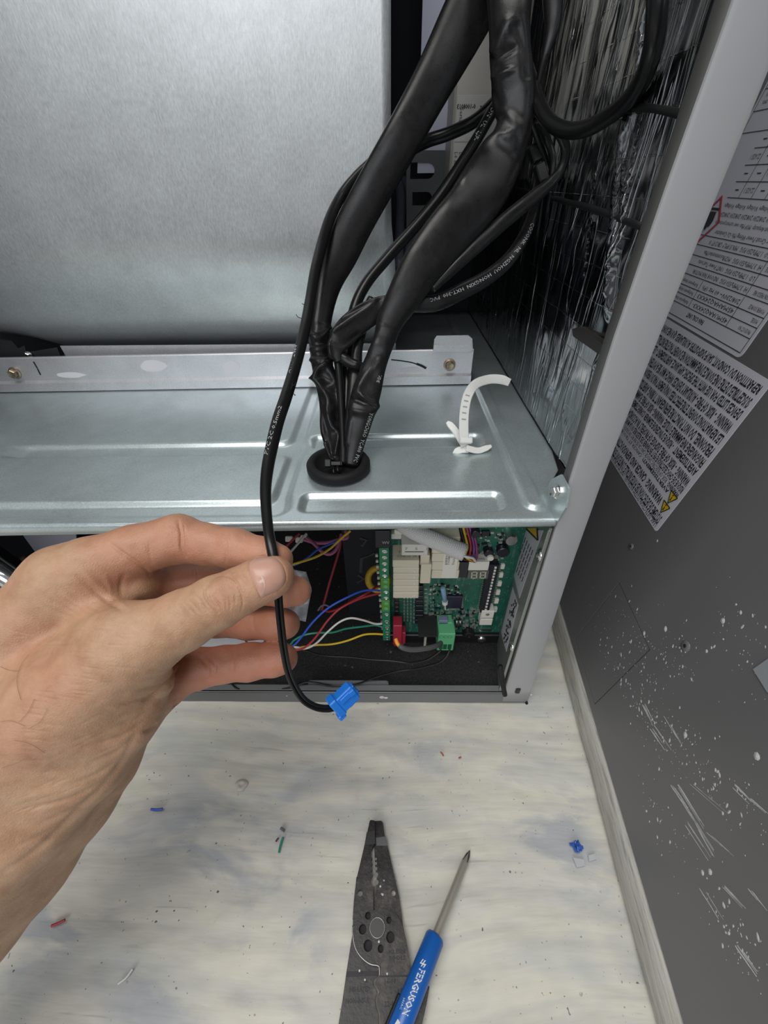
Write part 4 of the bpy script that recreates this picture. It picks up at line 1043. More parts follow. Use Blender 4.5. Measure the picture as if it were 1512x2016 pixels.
# ------------------------------------------------------------------ control board below the deck
YP = .268
pcb = thing('control_board', 'green control circuit board upright under the deck with relays and display', 'circuit board', (.06, YP, .02))
def pcb_mat():
    M = mat('circuit_green', (.012, .10, .065), .38); t = NT(M)
    v = t.coord((1, 1, 1)); 
    br = t.n('ShaderNodeTexVoronoi'); br.inputs['Scale'].default_value = 330; t.l(v, br.inputs['Vector'])
    a = t.noise(t.coord((1, 1, .12)), 240, 2); b = t.noise(v, 60, 3)
    c = t.ramp(b, [(.35, (.008, .085, .055)), (.7, (.022, .15, .10))])
    c = t.mix(t.ramp(a, [(.60, (0, 0, 0)), (.66, (.55, .55, .55))]), c, (.14, .26, .21))
    c = t.mix(t.ramp(br.outputs['Distance'], [(.10, (.7, .7, .7)), (.16, (0, 0, 0))]), c, (.45, .52, .47))
    t.base(c); return M
P = lambda x, y, off=0.0: on_y(x, y, YP - off)
bl, br_ = P(762, 1247), P(972, 1244)
MB().box((bl[0], YP, bl[2]), (.1185, YP + .0016, .215)).build('board', pcb_mat(), pcb)
tr = MB(); tr.box((-.002, YP + .004, .0126), (.126, YP + .006, .221)); tr.box((-.002, YP - .004, .0126), (.121, YP + .004, .026), .001)
tr.box((.1188, YP - .012, .0126), (.1205, YP + .004, .221)); tr.build('carrier_tray', M_black, pcb)
c = on_y(948, 1258, YP - .004); MB().lathe(c, (0, -1, 0), [(0, .0048), (.0008, .0048), (.0022, .0034), (.0027, .0012), (.0024, 0)], 20).build('tray_screw', M_screw, pcb, True)
c = on_y(957, 1238, YP); mb = MB(); mb.box(P(938, 1237, 0) , P(966, 1241, 0) + (0, -.001, 0)); mb.build('edge_strip', M_screw, pcb)
M_tb = mat('terminal_green', (.015, .20, .09), .45); M_tby = mat('terminal_lime', (.10, .30, .03), .45); M_tbl = mat('plug_green', (.12, .46, .22), .45)  # M_tby is a yellower, brighter green than M_tb
M_relay = mat('relay_cream', (.66, .61, .48), .4); M_rel2 = mat('relay_white', (.62, .61, .56), .42); M_ic = mat('chip_black', (.012, .012, .02), .35); M_pad = mat('solder', (.55, .56, .52), .3, .7)
def fbox(name, m, x0, y0, x1, y1, off, dep=None, bev=.0005, parent=None, mbx=None):
    A = P(x0, y0, off); B = P(x1, y1, off); dep = off if dep is None else dep
    b = (mbx or MB()); b.box((A[0], YP - off, A[2]), (B[0], YP - off + dep, B[2]), bev)
    return b if mbx is not None else b.build(name, m, parent or pcb)
# terminal block column
for i, (y0, y1, m_) in enumerate(((1080, 1140, M_tb), (1140, 1160, M_tby), (1160, 1183, M_tb), (1183, 1203, M_tby), (1203, 1231, M_tb), (1231, 1262, M_tb))):
    k = (y0 - 1080) / 182
    o = fbox('terminal_block', m_, 746 + 9 * k, y0, 766 + 3 * k, y1 - .5, .016)
    n_ = max(1, int(round((y1 - y0) / 12)))
    for j in range(n_):
        y = y0 + (j + .5) * (y1 - y0) / n_; c = P(757 + 6 * k, y, .0161)
        MB().lathe(c, (0, -1, 0), [(0, .0022), (.0003, .0022), (.0005, .0016), (.0002, .0012), (.0002, 0)], 10).build('terminal_screw', M_screw if m_ is M_tb else M_tbl, o)
st_ = MB()
for i in range(14): fbox('', None, 739 + i * .9, 1092 + i * 11, 744 + i * .9, 1097 + i * 11, .014, .002, 0, mbx=st_)
tag(st_.build('terminal_marking', M_pad, pcb), kind='stuff')
o = fbox('relay_block', M_ic, 738, 1046, 768, 1079, .019); mb = MB(); text_flat(mb, 'WV', on_y(752, 1071, YP - .0193), (1, 0, 0), (0, 0, 1), .003, .006); mb.build('lettering', M_print, o)
# cream relays stacked left, right and narrow
for i in range(5):
    y0 = 1118 + i * 12.2; fbox('relay', M_relay, 774, y0, 825 - i * .2, y0 + 11.4, .020, bev=.0007)
o = fbox('relay', M_relay, 773, 1104, 825, 1117.4, .020, bev=.0006); zt = P(773, 1104, .020)[2]
mb = MB(); A = P(774, 1104, .020)
for i, s in enumerate(('G5NB-1A  5A', 'HF32FA', 'CQC  UL')): text_flat(mb, s, (A[0] + .003 + .002 * i, YP - .016 + i * .005, zt + .0002), (1, 0, 0), (0, 1, 0), .0028, .017 - .002 * i)
mb.build('lettering', mat('grey_ink', (.22, .21, .19), .6), o)
mb = MB()
for i in range(5):
    c = P(816, 1125 + i * 12.2, .0201); MB().lathe(c, (0, -1, 0), [(0, .0012), (.0004, .0008), (.0005, 0)], 8).build('relay_boss', M_white, pcb)
o = fbox('relay', M_rel2, 791, 1073, 842, 1094, .021); mb = MB()
text_flat(mb, '7    5    1', on_y(797, 1083, YP - .0212), (1, 0, 0), (0, 0, 1), .0028, .018); A = on_y(797, 1086, YP - .0212); mb.box(A + (0, 0, .0001), on_y(834, 1087, YP - .0212)); mb.build('lettering', mat('grey_ink', (.22, .21, .19), .6), o)
fbox('relay', M_relay, 829, 1112, 847, 1149, .019); fbox('relay', M_relay, 828, 1094, 845, 1113, .017)
for i in range(5): fbox('relay', M_relay, 852 + i * -.4, 1058 + i * 16.5, 905 - i * .6, 1073.5 + i * 16.5, .018, bev=.0007)
lab_o = bpy.data.objects['relay'] ; mb = MB(); A = P(875, 1084, .0182); B = P(896, 1138, .0182); mb.box((A[0], YP - .0183, A[2]), (B[0], YP - .0181, B[2])); stk = mb.build('code_sticker', M_white, pcb)
mb = MB()
for k, s in enumerate(('ITA0B0B0M', 'UNIB010-2', '000', '0A070Y5Q')): text_flat(mb, s, P(878 + 5 * k, 1090, .0184), (0, 0, -1), (1, 0, 0), .0019, .013 if k != 2 else .005)
mb.build('lettering', M_ink, stk)
fbox('white_header', M_white, 770, 1052, 848, 1062, .006); fbox('white_header', M_white, 776, 1044, 800, 1053, .010)
# seven segment display
o = fbox('digit_display', mat('display_face', (.10, .10, .09), .3), 922, 1124, 960, 1140, .011, bev=.0003)
fbox('display_case', M_white, 921.5, 1107, 961, 1123.5, .011, parent=o)
M_seg = mat('segment', (.50, .52, .40), .5); mb = MB()
for dx in (0, 17):
    x0, y0 = 928 + dx, 1125.5
    for (a, b, c_, d) in ((0, 0, 10, 1.4), (0, 6, 10, 7.4), (0, 12, 10, 13.4), (-.6, 0, 1.1, 6.6), (8.9, 0, 10.6, 6.6), (-.6, 6.6, 1.1, 13.2), (8.9, 6.6, 10.6, 13.2)):
        A = P(x0 + a + (13 - b) * .1, y0 + b, .0112); B = P(x0 + c_ + (13 - d) * .1, y0 + d, .0112); mb.box((A[0], YP - .0113, A[2]), (B[0], YP - .0111, B[2]))
mb.build('segments', M_seg, o)
mb = MB(); zt = P(922, 1107, .011)[2]; text_flat(mb, 'S-2281HG', (P(925, 1112, .011)[0], YP - .008, zt + .0002), (1, 0, 0), (0, 1, 0), .0024, .013); mb.build('lettering', M_ink, o)
# header strip with white pins, switches, chip, capacitors
o = None; mb = MB()
A, B = P(962, 1112, .009), P(983, 1112, .009); C1, D1 = P(945, 1206, .009), P(962, 1206, .009)
mb.prism([A, B, D1, C1], (0, .009, 0)); o = mb.build('pin_header', M_ic, pcb)
mb = MB()
for i in range(15):
    t = i / 14; c = P(975.5 + (956 - 975.5) * t, 1117 + 83 * t, .0091); mb.box(c - (.0009, .0006, .0011), c + (.0009, .0002, .0011))
mb.build('header_pins', M_white, o)
mb = MB()
for i in range(22):
    t = i / 21
    for xa, xb in ((958, 941), (986, 967)):
        c = P(xa + (xb - xa) * t, 1114 + 90 * t, .002); mb.box(c - (.0008, .0002, .0005), c + (.0008, .002, .0005))
tag(mb.build('solder_pads', M_pad, pcb), kind='stuff')
for i in range(6):
    t = i / 5; fbox('edge_pad', M_white, 987 - 15 * t, 1112 + 17 * i, 993 - 15 * t, 1121 + 17 * i, .003)
o = fbox('push_button', M_white, 949, 1203, 971, 1217, .010); c = P(960, 1210, .0101); MB().lathe(c, (0, -1, 0), [(0, .0019), (.0003, .0016), (.0004, 0)], 12).build('button_cap', mat('button_grey', (.2, .19, .17), .5), o)
fbox('push_button', M_white, 946, 1219, 968, 1231, .009)
o = fbox('processor_chip', mat('chip_blue', (.012, .013, .035), .3), 879, 1175, 908, 1198, .004)
mb = MB()
for i in range(12):
    x = 881 + i * 2.3
    for y in (1173, 1199.5): c = P(x, y, .001); mb.box(c - (.0004, .0002, .0009), c + (.0004, .001, .0009))
    y = 1177 + i * 1.8
    for x2 in (877, 910): c = P(x2, y, .001); mb.box(c - (.0009, .0002, .0003), c + (.0009, .001, .0003))
tag(mb.build('chip_legs', M_pad, o), kind='stuff')
mb = MB(); mb.cyl(P(872, 1157, .012), P(876, 1183, .010), .0024, n=12, bev=.0006); mb.build('axial_resistor', mat('pale_blue', (.20, .36, .50), .35), pcb, True)
mb = MB(); mb.cyl(P(876, 1183, .010), P(876, 1188, .010), .0028, n=12); mb.cyl(P(876, 1188, .010), P(877, 1200, .004), .0008, n=8); mb.build('resistor_lead', M_white, pcb)
for i in range(8):
    y0 = 1155 + i * 9.4; fbox('driver_chip', M_ic, 819 + i * -.2, y0, 833, y0 + 7.6, .005)
for i in range(7):
    y0 = 1170 + i * 8.3; fbox('rectifier', mat('brown_black', (.02, .015, .014), .4), 777, y0, 785, y0 + 6.8, .0045)
mb, m2 = MB(), MB()
for i in range(9):
    for j in range(3):
        c = P(796 + j * 6.5, 1171 + i * 6.4, .0015); mb.box(c - (.0008, .0004, .0006), c + (.0008, .0015, .0006))
    for x in (815, 837, 840, 848, 853):
        c = P(x, 1160 + i * 8 + (x % 3), .0012); mb.box(c - (.0007, .0003, .0006), c + (.0007, .0012, .0006))
for _ in range(150):
    x = 846 + rng.random() * 95; y = 1198 + rng.random() * 42
    c = P(x, y, .0012); s_ = .0004 + .0007 * rng.random(); (mb if rng.random() < .6 else m2).box(c - (s_ * 1.5, .0004, s_), c + (s_ * 1.5, .0012, s_))
for _ in range(110):
    x = 905 + rng.random() * 90; y = 1048 + rng.random() * 60
    if x > 1003 - (y - 1045) * .25: continue
    c = P(x, y, .0012); s_ = .0004 + .0007 * rng.random(); (mb if rng.random() < .6 else m2).box(c - (s_ * 1.5, .0004, s_), c + (s_ * 1.5, .0012, s_))
for _ in range(90):
    x = 846 + rng.random() * 60; y = 1150 + rng.random() * 50
    c = P(x, y, .0010); s_ = .0003 + .0006 * rng.random(); (mb if rng.random() < .6 else m2).box(c - (s_ * 1.5, .0003, s_), c + (s_ * 1.5, .001, s_))
for i in range(4):
    for x in (963, 975): 
        c = P(x, 1094 + i * 4.5, .001); mb.box(c - (.0024, .0004, .0006), c + (.0024, .001, .0006))
tag(mb.build('solder_points', M_pad, pcb), kind='stuff'); tag(m2.build('small_components', M_ic, pcb), kind='stuff')
def can(x, y, r, h, m_, nm):
    c = P(x, y, 0); MB().lathe(c, (0, -1, 0), [(0, r), (h * .92, r), (h, r * .88), (h, 0)], 18).build(nm, m_, pcb, auto=40)
can(1002, 1050, .0052, .010, M_screw, 'capacitor'); can(988, 1078, .0055, .007, M_ic, 'coil'); can(960, 1080, .0042, .007, M_ic, 'coil'); can(962, 1086, .0030, .009, M_white, 'capacitor')
can(935, 1044, .004, .006, M_ic, 'coil')
fbox('small_chip', M_ic, 949, 1047, 963, 1057, .003); fbox('black_relay', M_ic, 904, 1108, 919, 1138, .012)
c = P(921, 1240, 0); MB().lathe(c, (0, -1, 0), [(0, .0060), (.008, .0060), (.0085, .005), (.0085, .0012), (.007, 0)], 22).build('buzzer', M_black, pcb, auto=40)
for x in (899, 906): MB().cyl(P(x, 1234, .004), P(x, 1222, .004), .0014, n=10, bev=.0004).build('crystal', M_screw, pcb, True)
mb = MB(); mb.frame_box(on_y(824, 1254, YP - .026), on_y(861, 1254, YP - .026) - on_y(824, 1254, YP - .026), (0, .026, 0), (0, 0, .0016)); mb.build('cover_plate', mat('matte_black', (.02, .02, .021), .5), pcb)
mb = MB(); mb.box(on_y(834, 1272, YP - .022), on_y(840, 1255, YP - .022) + (0, .001, 0)); mb.build('spade_terminal', M_backplate, pcb)
# pluggable connectors
gp = thing('green_plug', 'light green three-pole screw plug below the circuit board', 'connector', on_y(878, 1278, YP - .022))
fb = lambda x0, y0, x1, y1, off, dep, m_, nm, par, bev=.0005: fbox(nm, m_, x0, y0, x1, y1, off, dep, bev, par)
fb(862, 1226, 888, 1248, .012, .010, M_tbl, 'socket', gp); fb(864, 1248, 892, 1281, .024, .018, M_tbl, 'body', gp, .0007)
for x in (869, 877.5, 886): MB().lathe(on_y(x, 1254, YP - .0241), (0, -1, 0), [(0, .0020), (.0002, .0020), (-.0004, .0014), (-.0004, 0)], 10).build('clamp_screw', M_tb, gp)
for x in (868, 876, 885): fb(x - 3, 1269, x + 3, 1278, .0243, .0003, mat('slot_green', (.012, .09, .04), .5), 'wire_slot', gp, 0)
fb(864, 1222, 881, 1233, .012, .006, mat('slate_blue', (.20, .24, .36), .4), 'jumper', gp)
rp = thing('red_plug', 'dark red wire plug hanging below the left relays', 'connector', on_y(786, 1268, YP - .02))
fb(774, 1232, 791, 1270, .020, .012, mat('plug_red', (.36, .02, .045), .45), 'body', rp, .0007); fb(789, 1246, 798, 1268, .017, .009, mat('plug_red', (.36, .02, .045), .45), 'latch', rp)
fb(776, 1266, 795, 1273, .016, .01, mat('plug_red', (.36, .02, .045), .45), 'lip', rp)
wire(mb := MB(), [(779, 1258, .352), (782, 1266, .350), (786, 1271, .350)], .0017); o = mb.build('orange_wire_end', mat('orange', (.75, .30, .02), .45), rp, True)
cable('grey_cable', 'short dark grey cable from the red plug to the green plug', [(785, 1270, .350), (795, 1276, .350), (812, 1279, .352), (835, 1277, .356), (858, 1272, .362), (868, 1266, .37)], .0022, mat_=mat('dark_grey_cable', (.07, .07, .072), .4))
# ------------------------------------------------------------------ white braided sleeve and its wires
def braid_mat():
    M = mat('white_braid', (.66, .66, .65), .6); t = NT(M); v = t.coord()
    w1 = t.n('ShaderNodeTexWave'); w1.inputs['Scale'].default_value = 260; t.l(t.coord((1, 1, 1), (0, radians(35), 0)), w1.inputs['Vector'])
    w2 = t.n('ShaderNodeTexWave'); w2.inputs['Scale'].default_value = 260; t.l(t.coord((1, 1, 1), (0, radians(-55), 0)), w2.inputs['Vector'])
    h = t.math('MULTIPLY', w1.outputs['Fac'], w2.outputs['Fac']); t.base(t.ramp(h, [(0, (.50, .50, .50)), (.7, (.74, .74, .72))])); t.bump(h, .6, .0006); return M
mb = MB(); sweep(mb, spline([at(790, 1030, .335), at(822, 1049, .330), at(866, 1068, .327), at(915, 1088, .325)], 8), np.array([.0072] * 25), .0066, 20, wob=folds(5, .0004))
tag(mb.build('braided_sleeve', braid_mat(), None, True), 'white braided tube sleeve slanting across the relays under the deck', 'cable sleeve')
HW = [((.09, .02, .025), 'maroon', 902), ((.012, .012, .012), 'black', 908), ((.62, .42, .02), 'yellow', 914), ((.35, .02, .03), 'red', 921), ((.16, .04, .22), 'purple', 927), ((.22, .03, .12), 'plum', 932)]
for c_, nm, x in HW:
    cable('jumper_wire', nm + ' wire in the ribbon bundle behind the white braided sleeve', [(x - 4, 1030, .352), (x + 1, 1052, .352), (x + 6, 1075, .353), (x + 3 + (x - 915) * .2, 1096, .355), (935, 1106, .362)], .0011, 8, mat('w_' + nm, c_, .4), 'wire')
cable('jumper_wire', 'white wire end curling under the mouth of the braided sleeve', [(912, 1094, .345), (922, 1097, .344), (931, 1099, .346), (936, 1105, .352)], .0012, 8, mat('w_white', (.62, .62, .60), .4), 'wire')
# ------------------------------------------------------------------ loose wires left of the board
WB, WR, WW, WG, WY = mat('w_blue', (.02, .08, .50), .4), mat('w_red', (.50, .02, .035), .4), mat('w_white', (.62, .62, .60), .4), mat('w_green', (.015, .24, .15), .4), mat('w_yellow', (.62, .42, .05), .4)
TH = [(480, 1300, .345)]
cable('thermostat_wire', 'blue wire arching from the green terminals toward the fingers', [(748, 1163, .358), (735, 1162, .352), (712, 1164, .345), (680, 1178, .338), (645, 1198, .335), (615, 1226, .335), (592, 1256, .338), (572, 1274, .340), (520, 1292, .345)], .00085, 8, WB, 'wire')
cable('thermostat_wire', 'bright red wire arching below the blue one', [(748, 1169, .358), (735, 1171, .352), (705, 1180, .345), (670, 1198, .339), (645, 1222, .338), (622, 1254, .339), (604, 1272, .341), (588, 1279, .343), (520, 1296, .347)], .00085, 8, WR, 'wire')
cable('thermostat_wire', 'white wire humping below the red ones', [(752, 1228, .366), (738, 1228, .362), (715, 1221, .352), (690, 1217, .346), (668, 1225, .344), (645, 1244, .344), (622, 1267, .346), (600, 1277, .347), (575, 1275, .348), (520, 1296, .350)], .00085, 8, WW, 'wire')
cable('thermostat_wire', 'green wire running level from the terminals to the fingers', [(752, 1234, .368), (738, 1231, .366), (710, 1234, .361), (680, 1238, .356), (655, 1245, .352), (625, 1246, .350), (600, 1250, .349), (580, 1260, .349), (566, 1273, .35), (520, 1294, .352)], .00085, 8, WG, 'wire')
cable('thermostat_wire', 'yellow wire lowest of the five from the green terminals', [(754, 1249, .370), (736, 1248, .366), (715, 1250, .362), (685, 1261, .358), (655, 1268, .354), (622, 1270, .351), (596, 1274, .350), (574, 1279, .350), (520, 1296, .352)], .00085, 8, WY, 'wire')
cable('sensor_wire', 'thin black wire from green plug, upper of two across the floor pad', [(868, 1280, .352), (855, 1290, .362), (836, 1300, .374), (805, 1305, .383), (770, 1301, .386), (735, 1299, .388), (690, 1294, .392), (650, 1292, .393), (620, 1287, .391), (600, 1281, .389), (520, 1270, .385)], .0009, 8, M_cable, 'wire')
cable('sensor_wire', 'thin black wire from green plug, lower of two near the front rail', [(885, 1280, .352), (878, 1293, .362), (862, 1305, .373), (820, 1316, .386), (780, 1322, .391), (740, 1333, .397), (700, 1348, .402), (660, 1352, .403), (620, 1344, .402), (600, 1344, .402), (570, 1354, .402), (530, 1360, .403), (490, 1362, .403), (465, 1354, .402), (452, 1340, .400)], .0009, 8, M_cable, 'wire')
M_dred, M_pink = mat('w_darkred', (.22, .01, .02), .4), mat('w_pink', (.42, .12, .26), .4)
cable('motor_wire', 'dark red wire dropping into the dark compartment', [(672, 1050, .372), (670, 1075, .370), (660, 1110, .372), (648, 1150, .376), (640, 1180, .380), (634, 1200, .384)], .0012, 8, M_dred, 'wire')
cable('motor_wire', 'red wire curving along behind the bright red one', [(636, 1201, .384), (648, 1204, .380), (665, 1199, .374), (685, 1188, .368), (715, 1172, .366), (735, 1160, .372), (745, 1150, .38)], .0011, 8, M_dred, 'wire')
cable('motor_wire', 'pink wire loop tangled just under the deck', [(604, 1058, .358), (620, 1072, .354), (634, 1086, .352), (648, 1091, .352), (660, 1084, .353), (668, 1068, .356), (672, 1052, .36)], .0015, 8, M_pink, 'wire')
cable('motor_wire', 'mauve wire running level just under the deck', [(598, 1062, .366), (620, 1068, .364), (645, 1068, .362), (668, 1062, .362), (684, 1058, .364), (680, 1045, .366)], .0016, 8, M_pink, 'wire')
cable('motor_wire', 'yellow wire slanting down to the thumb tip from the deck', [(690, 1045, .33), (672, 1060, .329), (650, 1080, .328), (625, 1095, .327), (600, 1104, .327), (566, 1114, .328), (530, 1124, .33)], .00095, 8, WY, 'wire')
cable('motor_wire', 'blue wire just behind the upper yellow wire', [(672, 1062, .336), (650, 1071, .336), (626, 1082, .336), (606, 1098, .336), (590, 1108, .336), (566, 1117, .337), (530, 1126, .338)], .00085, 8, WB, 'wire')
cable('motor_wire', 'white wire slanting under the deck beside the fingertip', [(604, 1050, .35), (592, 1064, .349), (578, 1080, .348), (560, 1100, .348), (540, 1118, .348)], .001, 8, WW, 'wire')
cable('motor_wire', 'crimson wire slanting under the deck above the fingertip', [(590, 1050, .345), (576, 1063, .344), (562, 1077, .344), (540, 1095, .345)], .001, 8, WR, 'wire')
for i, (x, y) in enumerate(((568, 1060), (588, 1062), (598, 1058))):
    c = at(x, y, .372); o = MB().frame_box(c - RT * .003 - UP * .003, RT * .0062, UP * .005, FW * .005, .0006).build('wire_connector', M_white)
    tag(o, ('left', 'middle', 'right')[i] + ' of three small white wire connectors under the deck edge', 'connector', 'white connectors under the deck')
wire(mb := MB(), [(650, 1195, .376), (640, 1191, .375), (632, 1194, .376), (626, 1202, .378)], .0008); tag(mb.build('wire_clip', mat('dim_grey', (.10, .10, .11), .5), None, True), 'small grey clip where the dark red wire bends', 'clip')
mb = MB(); c = at(744, 1140, .385); e = unit(RT * .6 + FW * .6)
ring = [c + (UP * cos(a) + RT * .9 * sin(a)) * .010 for a in np.linspace(0, 2 * pi, 25)]; sweep(mb, ring, .0035, .003, 10, cap=False); tag(mb.build('toroid_ring', mat('toroid_yellow', (.45, .28, .01), .5), None, True), 'yellow ring core half hidden behind the green terminals', 'ring core')
# embossed grey arrows on the dark carrier left of the board
marks = []
for L in (((708, 1060), (722, 1064), (712, 1076)), ((738, 1090), (712, 1100), (710, 1128)), ((703, 1148), (716, 1140), (704, 1132))):
    mb = MB(); C = [on_y(x, y, .30) for x, y in L]; marks.append(mb); sweep(mb, C, .0016, .0002, 4, wdir=[np.array([.5, 0, .86])] * 3)
ct = thing('compartment_liner', 'black plastic liner with faint grey arrow marks left of the circuit board', 'liner', (-.02, .302, .0126))
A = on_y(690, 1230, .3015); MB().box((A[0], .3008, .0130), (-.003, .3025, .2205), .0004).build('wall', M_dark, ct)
for mb in marks: mb.build('arrow_mark', mat('faint_grey', (.045, .045, .048), .6), ct)
# things behind the hand in the compartment
q = [on_y(*p, .36) for p in ((-90, 1040), (150, 1040), (150, 1130), (60, 1150), (-90, 1150))]
mb = MB(); mb.prism(q, (0, .002, 0)); gl = thing('grey_liner_sheet', 'creased grey-lilac sheet hanging behind the hand at left', 'sheet', (-.3, .36, .1))
mb.build('sheet', mat('lilac_sheet', (.36, .36, .42), .5), gl)
cp = thing('chrome_fitting', 'chrome fitting with black rim behind the hand at the left edge', 'fitting', at(0, 1140, .33))
e0, e1 = at(-40, 1098, .33), at(34, 1150, .33); mb = MB(); mb.cyl(e0, e1, .0075, n=20, bev=.001); mb.build('barrel', mat('chrome', (.7, .72, .74), .12, 1.0), cp, True)
d = unit(e1 - e0); up_ = unit(np.cross(d, FW)); up_ = up_ if up_ @ UP > 0 else -up_
for s_ in (1, -1): mb = MB(); mb.frame_box(e0 + up_ * s_ * .0088 - up_ * .0012 - d * .004, d * (np.linalg.norm(e1 - e0) + .014), up_ * .0024, FW * .012, .0006); mb.build('rim', M_black, cp)
o = MB().frame_box(at(-60, 1230, .345), at(44, 1180, .345) - at(-60, 1230, .345), UP * .036, FW * .006, .002).build('tan_pad', mat('olive_tan', (.16, .12, .055), .7)); tag(o, 'olive tan pad behind the hand below the chrome fitting', 'pad')
P0 = on_z(410, 1270, .0135)
pc = thing('paper_sheet', 'white paper sheet glimpsed between the fingers on the floor pad', 'paper', P0)
mb = MB(); mb.prism([on_z(*p, .0132) for p in ((380, 1290), (430, 1225), (500, 1240), (545, 1262), (560, 1285))], (0, 0, .0004)); mb.build('page', mat('paper', (.75, .75, .80), .6), pc)
mb = MB(); mb.prism([on_z(*p, .0138) for p in ((469, 1247), (473, 1247), (490, 1266), (485, 1266))], (0, 0, .0001)); mb.build('fold_line', mat('brown_ink', (.12, .08, .07), .6), pc)
# clear plastic bag behind the fingertips
M_bag = mat('clear_plastic', (.55, .57, .62), .2, Alpha=.45)
rows = []
for i in range(14):
    t = i / 13; rr = []
    for j in range(10):
        s_ = j / 9; x = 560 + 52 * s_ * (1 - .5 * abs(t - .35)) + 6 * t; y = 1118 + 98 * t + 8 * s_
        rr.append(at(x, y, .262 + .012 * noise.noise((x * .06, y * .05, 0)) + .006 * s_ * s_))
    rows.append(rr)
mb = MB().add(np.array(rows), [(i * 10 + j, i * 10 + j + 1, (i + 1) * 10 + j + 1, (i + 1) * 10 + j) for i in range(13) for j in range(9)])
o = mb.build('plastic_bag', M_bag, None, True); sm = o.modifiers.new('thick', 'SOLIDIFY'); sm.thickness = .0003; tag(o, 'crumpled clear plastic bag behind the middle fingertip', 'bag')
# ------------------------------------------------------------------ the hand: one continuous surface
VOX = .0008
def J(x, y, d, r): return (at(x, y, d), r * .001)
def capsule(G, A, B):            # rounded cone distance (linear taper)
    (a, ra), (b, rb) = A, B
    ba = b - a; l2 = ba @ ba
    t = np.clip(((G - a) @ ba) / l2, 0, 1).astype(np.float32)
    q = G - a - t[..., None] * ba.astype(np.float32)
    return np.sqrt((q * q).sum(-1)) - (ra + (rb - ra) * t)
def smin(a, b, k):
    h = np.clip(.5 + .5 * (b - a) / k, 0, 1)
    return b + (a - b) * h - k * h * (1 - h)
def chain(G, js, k=.003):
    d = None
    for A, B in zip(js[:-1], js[1:]):
        c = capsule(G, A, B); d = c if d is None else smin(d, c, k)
    return d
index_ = [J(128, 1150, .187, 17), J(175, 1122, .186, 14.2), J(262, 1085, .189, 11.4), J(350, 1061, .192, 11.0), J(408, 1072, .1915, 9.2), J(462, 1080, .190, 8.9), J(515, 1094, .1875, 8.0), J(545, 1102, .186, 7.2)]
middle_ = [J(235, 1190, .210, 12), J(290, 1165, .212, 10.6), J(360, 1147, .2125, 10.2), J(430, 1150, .2105, 8.6), J(492, 1156, .207, 8.8), J(560, 1161, .203, 8.0), J(583, 1164, .202, 7.2)]
ring_ = [J(265, 1255, .220, 12), J(315, 1238, .224, 10.2), J(370, 1224, .227, 9.8), J(430, 1222, .222, 8.4), J(490, 1225, .216, 8.6), J(545, 1228, .209, 8.0), J(561, 1229, .207, 7.4)]
pinky_ = [J(300, 1352, .207, 13), J(345, 1330, .207, 10.6), J(392, 1316, .207, 9.6), J(440, 1308, .2065, 8.6), J(490, 1303, .2055, 8.8), J(540, 1298, .2045, 7.9), J(557, 1296, .204, 7.2)]
thumb_ = [J(120, 1380, .176, 21), J(250, 1272, .170, 16.5), J(300, 1252, .169, 13.8), J(360, 1222, .168, 12.0), J(428, 1186, .167, 10.6), J(470, 1165, .1668, 9.3), J(508, 1146, .1668, 8.8), J(535, 1136, .1672, 7.8), J(543, 1132, .1675, 7.0)]
body_ = [
 ([J(128, 1150, .187, 17.5), J(20, 1280, .186, 19), J(-90, 1420, .184, 21), J(-260, 1640, .178, 25), J(-420, 1860, .172, 28)], .006),       # index side of the back of the hand
 ([J(250, 1275, .171, 16), J(140, 1370, .174, 20), J(20, 1480, .176, 21), J(-110, 1610, .175, 24), J(-300, 1840, .170, 28)], .006),       # thumb side
 ([J(308, 1345, .182, 7), J(250, 1400, .182, 14), J(170, 1490, .182, 17), J(60, 1600, .180, 19), J(-80, 1730, .178, 23), J(-260, 1930, .172, 26)], .008),  # ball of the thumb to wrist
 ([J(312, 1350, .207, 12.2), J(253, 1402, .208, 15), J(190, 1495, .207, 18.5), J(128, 1562, .205, 23), J(20, 1680, .201, 28), J(-90, 1800, .196, 29), J(-260, 1990, .186, 29)], .005), # little-finger side
 ([J(-60, 1640, .184, 22), J(-200, 1790, .178, 32), J(-460, 2040, .168, 40)], .02), ([J(240, 1200, .210, 13), J(120, 1340, .206, 19), J(-20, 1500, .200, 24), J(-160, 1660, .192, 28)], .006),
 ([J(270, 1150, .1955, 9.8), J(236, 1196, .199, 11)], .003), ([J(214, 1128, .196, 8.5), J(214, 1180, .198, 8)], .002), ([J(236, 1190, .208, 12), J(305, 1148, .2065, 9)], .004), ([J(270, 1260, .216, 13), J(150, 1420, .210, 20)], .004),
 ([J(160, 1150, .190, 11), J(186, 1190, .185, 9), J(218, 1230, .179, 9)], .003)]
allj = [j for c in (index_, middle_, ring_, pinky_, thumb_) for j in c] + [j for b, _ in body_ for j in b]
lo = np.min([p - r for p, r in allj], 0) - .004; hi = np.max([p + r for p, r in allj], 0) + .004
lo[0] = max(lo[0], -.27)
dims = np.ceil((hi - lo) / VOX).astype(int)
def field(G):
    b = None
    for js, k in body_:
        c = chain(G, js, .006); b = c if b is None else smin(b, c, k + .005)
    out = None
    for js, k in ((index_, .004), (middle_, .005), (ring_, .005), (pinky_, .006), (thumb_, .008)):
        c = smin(b, chain(G, js, .0028), k); out = c if out is None else np.minimum(out, c)
    return out
